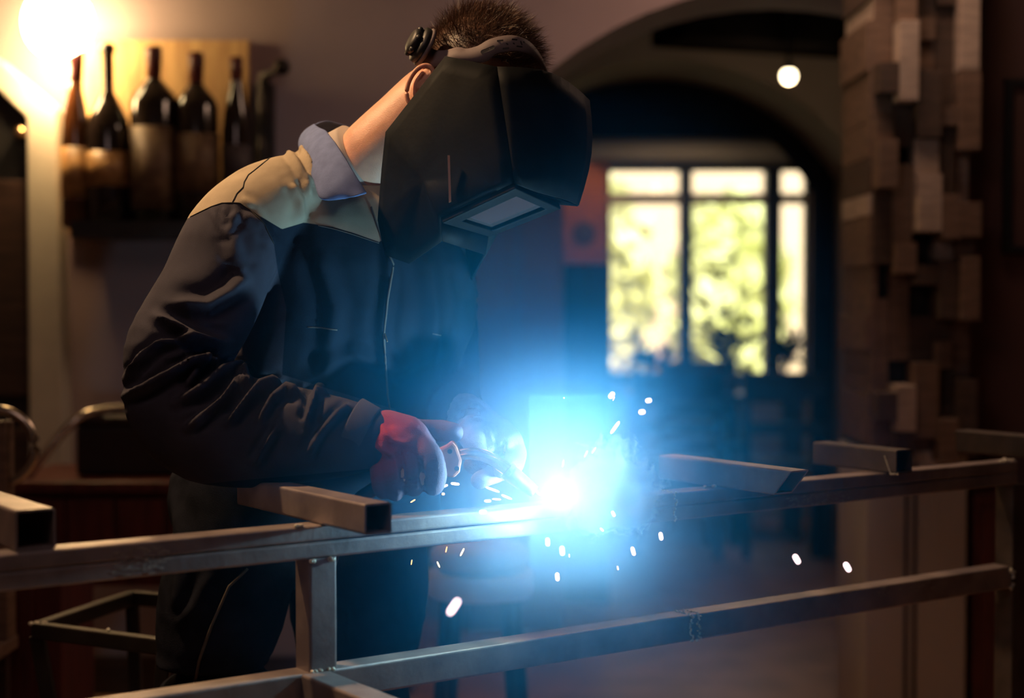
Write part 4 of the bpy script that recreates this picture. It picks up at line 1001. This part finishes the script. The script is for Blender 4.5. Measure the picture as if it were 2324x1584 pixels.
def slot(pts):
    q = [on(bt_, x, y, 0) for x, y in pts]
    if any(z is None for z in q): return None
    return prism(q, V((0, -.0022, 0)))
def capsule(cx, cy, L, Wd, ang):
    o = []
    for k in range(12):
        a_ = 2 * math.pi * k / 12; x = (L / 2 - Wd / 2) * (1 if math.cos(a_) > 0 else -1) + Wd / 2 * math.cos(a_); y = Wd / 2 * math.sin(a_)
        o.append((cx + x * math.cos(ang) - y * math.sin(ang), cy + x * math.sin(ang) + y * math.cos(ang)))
    return o
sl = [slot(capsule(*c)) for c in [(1107, 113, 35, 9, -.42), (1135, 92.5, 15, 3.5, -.12), (1148, 110, 15, 3.5, -.12), (1151, 100, 6, 3, .5), (1168, 90, 13, 3.5, .1), (1166, 99, 5, 3, .5), (1179, 106, 14, 3.5, .1), (1191, 97, 9, 3, .5), (1183, 98, 10, 3, 1.2), (957, 132, 11, 8, .6)]]
for s_ in sl:
    if s_: obj('slot', s_, M['band_slot'], band)
kc = at(962, 106, 2.60); ax = V((-.82, -.30, .42)).normalized()
kn = obj('ratchet_knob', join(lathe([(.030, 0), (.031, .004), (.030, .010), (.024, .013)], 28, kc, ax), lathe([(.021, .012), (.022, .022), (.016, .026)], 24, kc, ax), *[ball(kc + ax * .018 + (Matrix.Rotation(k * math.pi / 3, 3, ax) @ ax.orthogonal().normalized()) * .021, .0055, 8) for k in range(6)]), M['rubber'], helmet, smooth=True)
obj('knob_plate', lathe([(.0315, -.006), (.033, -.003), (.033, 0.0), (.030, .001)], 28, kc, ax), M['band'], helmet, smooth=True)

# ------------------------------------------------------------------ welding torch
t = thing('welding_torch', 'welding torch with brass swan neck held in the gloved hands', 'welding torch', tuple(at(1030, 1045, 2.445)))
hz = [(1012, 1012), (1026, 1001), (1037, 1014), (1048, 1045), (1043, 1072), (1030, 1085), (1006, 1080), (990, 1066), (984, 1050), (985, 1030), (995, 1020)]
hd = obj('handle', prism([at(x, y, 2.428) for x, y in hz], (0, .034, 0)), M['torch_handle'], t, bevel=.004)
for x, y in ((1021, 1024), (1037, 1063)): obj('screw_hole', lathe([(.0038, 0), (.0038, .003)], 14, at(x, y, 2.426), V((0, -1, 0))), M['rubber'], hd)
neck = [(1040, 1037, 2.442), (1062, 1033, 2.442), (1090, 1036, 2.445), (1118, 1047, 2.45), (1142, 1062, 2.455), (1162, 1077, 2.458)]
obj('swan_neck', tube([at(*p) for p in neck], [.0062, .0066, .0072, .0082, .009, .0095], 16, 4), M['brass'], t, smooth=True)
obj('gas_pipe', tube([at(x + 3, y - 13, z + .002) for x, y, z in neck], [.0032] * 6, 10, 4), M['brass'], t, smooth=True)
nz = [at(1156, 1073, 2.457), at(1170, 1083, 2.458), at(1192, 1100, 2.46), at(1214, 1116, 2.46)]
obj('nozzle', tube(nz, [.0135, .0135, .012, .0095], 20, 2, caps='flat'), M['nozzle'], t, smooth=True)
obj('collet', tube([at(1150, 1068, 2.457), at(1157, 1074, 2.457)], .0155, 20, 1, caps='flat'), M['nozzle'], t)
obj('contact_tip', tube([at(1214, 1116, 2.46), at(1228, 1124, 2.46)], [.004, .002], 10, 1), M['brass'], t, smooth=True)
obj('cable', tube([at(1000, 1048, 2.445), at(950, 1060, 2.46), at(900, 1078, 2.475), at(845, 1112, 2.49), at(800, 1150, 2.50), at(760, 1240, 2.50), at(740, 1400, 2.50), V((-.3, 2.52, .3)), V((-.35, 2.5, .05)), V((-.6, 2.45, .02)), V((-1.2, 2.4, .02))], .011, 12, 5), M['rubber'], t, smooth=True)

# ------------------------------------------------------------------ arc, fume, haze, sparks
arc_m = mat('arc_glow', (1, 1, 1), .5, var=0, emit=(.55, .85, 1.0), estr=60)
tag(obj('welding_arc', ball(WELD + V((0, 0, -.004)), (.011, .011, .010), 14), arc_m, None, smooth=True), 'blinding white welding arc at the torch tip on the upper rail', 'welding arc')
def volume(name, ctr, half, build, label, cat):
    o = obj(name, box(-half[0], half[0], -half[1], half[1], -half[2], half[2]), None); o.data.materials.clear(); o.location = ctr
    m = bpy.data.materials.new(name); m.use_nodes = True; nt = m.node_tree
    for n_ in list(nt.nodes):
        if n_.type != 'OUTPUT_MATERIAL': nt.nodes.remove(n_)
    out = [n_ for n_ in nt.nodes if n_.type == 'OUTPUT_MATERIAL'][0]
    sc_ = nt.nodes.new('ShaderNodeVolumeScatter'); sc_.inputs['Anisotropy'].default_value = 0.0
    nt.links.new(sc_.outputs[0], out.inputs['Volume'])
    tc = nt.nodes.new('ShaderNodeTexCoord')
    def math_(op, a_, b_=None, c_=None):
        n_ = nt.nodes.new('ShaderNodeMath'); n_.operation = op
        for i_, x_ in enumerate((a_, b_, c_)):
            if x_ is None: continue
            if isinstance(x_, (int, float)): n_.inputs[i_].default_value = x_
            else: nt.links.new(x_, n_.inputs[i_])
        return n_.outputs[0]
    def vec(op, a_, b_=None, out_='Vector'):
        n_ = nt.nodes.new('ShaderNodeVectorMath'); n_.operation = op; nt.links.new(a_, n_.inputs[0])
        if isinstance(b_, tuple): n_.inputs[1].default_value = b_
        elif b_ is not None: nt.links.new(b_, n_.inputs[1])
        return n_.outputs[out_]
    dens = build(nt, tc.outputs['Object'], math_, vec, sc_)
    nt.links.new(dens, sc_.inputs['Density']); o.data.materials.append(m)
    m.cycles.volume_step_rate = {'smoke_plume': .33, 'glare_haze': 3.0}.get(name, 2.0)
    return tag(o, label, cat, None, 'stuff')
def haze_build(nt, P_, m_, v_, sc_):
    sc_.inputs['Color'].default_value = (.02, .42, 1.0, 1)  # haze tinted blue and thickened to imitate lens glare around the arc
    r = v_('LENGTH', v_('MULTIPLY', P_, (1.0, 1.0, .85)), out_='Value')
    a_ = m_('MULTIPLY', m_('EXPONENT', m_('MULTIPLY', r, -9.0)), 7.5)
    b2 = m_('MULTIPLY', m_('EXPONENT', m_('MULTIPLY', r, -4.0)), 0.12)
    n_ = nt.nodes.new('ShaderNodeTexNoise'); n_.inputs['Scale'].default_value = 5.0; n_.inputs['Detail'].default_value = 0; nt.links.new(P_, n_.inputs['Vector'])
    k = m_('MULTIPLY_ADD', n_.outputs['Fac'], 1.6, .2)
    return m_('MULTIPLY', m_('MAXIMUM', m_('SUBTRACT', m_('ADD', a_, b2), .05), 0.0), k)
volume('glare_haze', WELD, (.70, .56, .62), haze_build, 'thin blue haze of welding fume around the arc, tinted to imitate lens glare', 'haze')
def core_build(nt, P_, m_, v_, sc_):
    sc_.inputs['Color'].default_value = (1.0, .95, .92, 1)  # white scatter puts the bright core of the glare into the fume
    r = v_('LENGTH', P_, out_='Value')
    return m_('MAXIMUM', m_('SUBTRACT', m_('MULTIPLY', m_('EXPONENT', m_('MULTIPLY', r, -20.0)), 23.0), .06), 0.0)
volume('glare_fume', WELD, (.29, .29, .29), core_build, 'dense white fume imitating the white glare right around the arc', 'fume')
def smoke_build(nt, P_, m_, v_, sc_):
    sc_.inputs['Color'].default_value = (.80, .93, 1.0, 1)
    n_ = nt.nodes.new('ShaderNodeTexNoise'); n_.inputs['Scale'].default_value = 13; n_.inputs['Detail'].default_value = 3; nt.links.new(P_, n_.inputs['Vector'])
    off_ = v_('SCALE', v_('SUBTRACT', n_.outputs['Color'], (.5, .5, .5))); off_.node.inputs['Scale'].default_value = .14
    Q = v_('ADD', P_, off_)
    n2 = nt.nodes.new('ShaderNodeTexNoise'); n2.inputs['Scale'].default_value = 34; n2.inputs['Detail'].default_value = 4; n2.inputs['Distortion'].default_value = .8; nt.links.new(Q, n2.inputs['Vector'])
    r = v_('LENGTH', v_('MULTIPLY', Q, (1 / .092, 1 / .070, 1 / .092)), out_='Value')
    mask = m_('MULTIPLY', m_('SUBTRACT', 1.0, r), 7.0); mask.node.use_clamp = True
    t_ = m_('MULTIPLY_ADD', m_('SUBTRACT', .73, r), .60, m_('SUBTRACT', n2.outputs['Fac'], .5))
    w_ = m_('MULTIPLY', t_, 9.0); w_.node.use_clamp = True
    sx = nt.nodes.new('ShaderNodeSeparateXYZ'); nt.links.new(P_, sx.inputs[0])
    cx_ = m_('MULTIPLY', m_('ADD', sx.outputs[0], .125), 18.0); cx_.node.use_clamp = True
    return m_('MULTIPLY', m_('MULTIPLY', w_, cx_), 95.0)
volume('smoke_plume', WELD + V((.090, .030, .006)), (.135, .10, .145), smoke_build, 'white curling puff of welding smoke to the right of the arc', 'smoke')

def spark(px, py, Y, L, wd, ang, label, m=None, proto={}):
    key = (m or 'w'); 
    if key not in proto:
        mm = mat('spark_' + key, (1, .8, .7), .5, var=0, emit={'w': (1.0, .70, .74), 'o': (1.0, .42, .16), 'y': (1.0, .80, .40)}[key], estr={'w': 6, 'o': 3.5, 'y': 5}[key])
        o = obj('spark', tube([V((-.5, 0, 0)), V((.5, 0, 0))], .5, 10, 1), mm, smooth=True); proto[key] = o; proto[key + '_n'] = 0
    o = proto[key]
    if proto[key + '_n']: o = o.copy(); C.objects.link(o)
    proto[key + '_n'] += 1
    k = Y / F; o.location = at(px, py, Y); o.rotation_euler = (0, ang, 0); o.scale = (max(L - wd, .5) * k, wd * k, wd * k)
    # mesh radius .5 and half length .5 plus round caps of .5
    o.scale = (L * k / 2.0, wd * k, wd * k)
    return tag(o, label, 'spark', 'flying welding sparks')
for a_ in [(1388, 897, 2.2, 15, 9, -.9, 'long pink-white spark, highest of those above the smoke on the left side'), (1472, 909, 2.15, 12, 8, -.2, 'white spark farthest up and right above the smoke'), (1457, 935, 2.15, 13, 9, -.1, 'rounded white spark just below the highest right one'), (1396, 970, 2.4, 34, 7, -.95, 'long slanted white spark rising between the smoke and the upper sparks'), (1393, 905, 2.5, 10, 2.5, -1.1, 'faint thin orange streak touching the highest left spark', 'o'), (1280, 903, 2.5, 3, 3, 0, 'tiny orange dot of a spark above the arc in front of the black cabinet', 'o'),
           (1500, 1217, 2.3, 18, 8, 1.4, 'orange-white spark right of the smoke, just under the upper rail'), (1437, 1251, 2.3, 20, 8, 1.3, 'slanted white spark under the right end of the smoke puff'), (1243, 1230, 2.28, 18, 9, 1.5, 'white upright spark straight under the arc, closest to it'), (1276, 1250, 2.2, 20, 9, 1.5, 'largest white upright spark under the arc'), (1265, 1309, 2.25, 18, 8, 1.5, 'lone pale orange spark lowest below the arc'), (1402, 1289, 2.5, 10, 4, 1.4, 'faint small pink spark below the smoke puff', 'o'), (1292, 1261, 2.45, 8, 3, 1.5, 'tiny pink spark beside the largest one under the arc', 'o'),
           (1013, 1247, 2.5, 14, 3, -1.35, 'thin orange-white spark right of the short post, under the rail', 'o'), (1049, 1253, 2.48, 20, 4, -1.1, 'longest slanted yellow spark under the rail near the stool', 'y'), (995, 1281, 2.48, 15, 3.5, 1.15, 'thin yellow spark leaning left above the pale stool', 'y'), (934, 1276, 2.5, 12, 2.5, -1.4, 'small dim orange spark in front of the dark trousers', 'o'),
           (1808, 1269, 2.1, 22, 10, 1.05, 'bright round-ended spark between the two rails at right, the left one of the pair'), (1923, 1287, 2.1, 22, 10, 1.05, 'bright round-ended spark between the two rails at right, the right one of the pair'),
           (1033, 1098, 2.48, 20, 6, .1, 'thick pink-white spark just right of the front glove'), (1006, 1121, 2.5, 7, 6, 0, 'round reddish spark dot below the front glove', 'o'), (1118, 1111, 2.47, 34, 5, .35, 'long slanted spark trail piece under the back glove'), (1107, 1137, 2.47, 16, 6, 0, 'short flat spark just above the upper rail left of the arc'), (1096, 1162, 2.30, 16, 8, 0, 'broad flat pinkish spark against the upper rail face'), (1127, 1133, 2.5, 20, 4, .05, 'flat white spark nearest the arc above the rail top'), (937, 1137, 2.5, 13, 3, -.55, 'slanted orange spark under the fingers of the front glove', 'o'), (959, 1106, 2.48, 6, 3, .3, 'tiny yellow spark between two fingertips of the front glove', 'y'), (1010, 1103, 2.48, 14, 5, -.4, 'small white spark between the front glove and the thick pink-white one'), (1150, 1128, 2.47, 26, 5, .4, 'slanted white spark right beside the arc on the nozzle side'),
           (1348, 1022, 2.45, 16, 3, -1.0, 'thin orange streak rising out of the smoke top, the right one', 'o'), (1330, 1030, 2.45, 16, 3, -1.1, 'thin orange streak rising out of the smoke top, the left one', 'o'), (1278, 1052, 2.44, 16, 3, -1.4, 'upright yellow streak directly above the arc', 'y'), (1392, 1166, 2.4, 14, 7, 1.1, 'rounded pale spark inside the right part of the glare'), (1366, 1202, 2.4, 10, 4, .8, 'small pale spark at the lower edge of the glare')]: spark(*a_)
spark(1030, 1377, 1.75, 40, 11, -.98, 'largest blurred pink-white spark, in the dark below the upper rail near the short post')

# ------------------------------------------------------------------ the garden outside the window
tag(obj('lawn', box(-8, 12, 9.6, 40, -.2, -.05), M['grass'], None), 'sunlit lawn outside the window', 'lawn', None, 'structure')
tag(obj('garden_wall', box(-3, 7, 15.0, 15.2, -.1, .9), M['render_pink'], None), 'low pink rendered wall in the garden outside the window', 'wall', None, 'structure')
def crown(label, x, y, z, rx, rz_, m, seed, n_=1400):
    r = random.Random(seed); t = thing('garden_tree', label, 'tree', (x, y, -.05), 'garden trees')
    obj('trunk', tube([V((x, y, -.05)), V((x + .1, y, z * .5)), V((x, y, z))], [.14, .11, .06], 10, 3, caps='flat'), M['bark'], t)
    v, f = [], []
    for k in range(n_):
        d = V((r.gauss(0, 1), r.gauss(0, 1), r.gauss(0, 1))).normalized(); q = V((x, y, z)) + V((d.x * rx, d.y * rx * .7, d.z * rz_)) * r.uniform(.35, 1) ** .5
        a_ = V((r.gauss(0, 1), r.gauss(0, 1), r.gauss(0, 1))).normalized() * r.uniform(.07, .17); b2 = a_.cross(V((r.gauss(0, 1), r.gauss(0, 1), 1))).normalized() * a_.length * .6; i = len(v)
        v += [q - a_, q + b2, q + a_, q - b2]; f.append((i, i + 1, i + 2, i + 3))
    obj('foliage', (v, f), m, t)
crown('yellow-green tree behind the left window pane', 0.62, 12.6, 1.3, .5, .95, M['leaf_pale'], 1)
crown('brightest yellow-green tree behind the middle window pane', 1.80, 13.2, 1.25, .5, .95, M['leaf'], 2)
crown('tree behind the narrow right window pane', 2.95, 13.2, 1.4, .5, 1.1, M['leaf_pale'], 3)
t = thing('garden_house', 'pale pink rendered house wall far behind the garden trees', 'house', (3, 21, -.05))
obj('wall', box(-4, 10, 21, 21.3, -.05, 5.5), M['render_pink'], t)
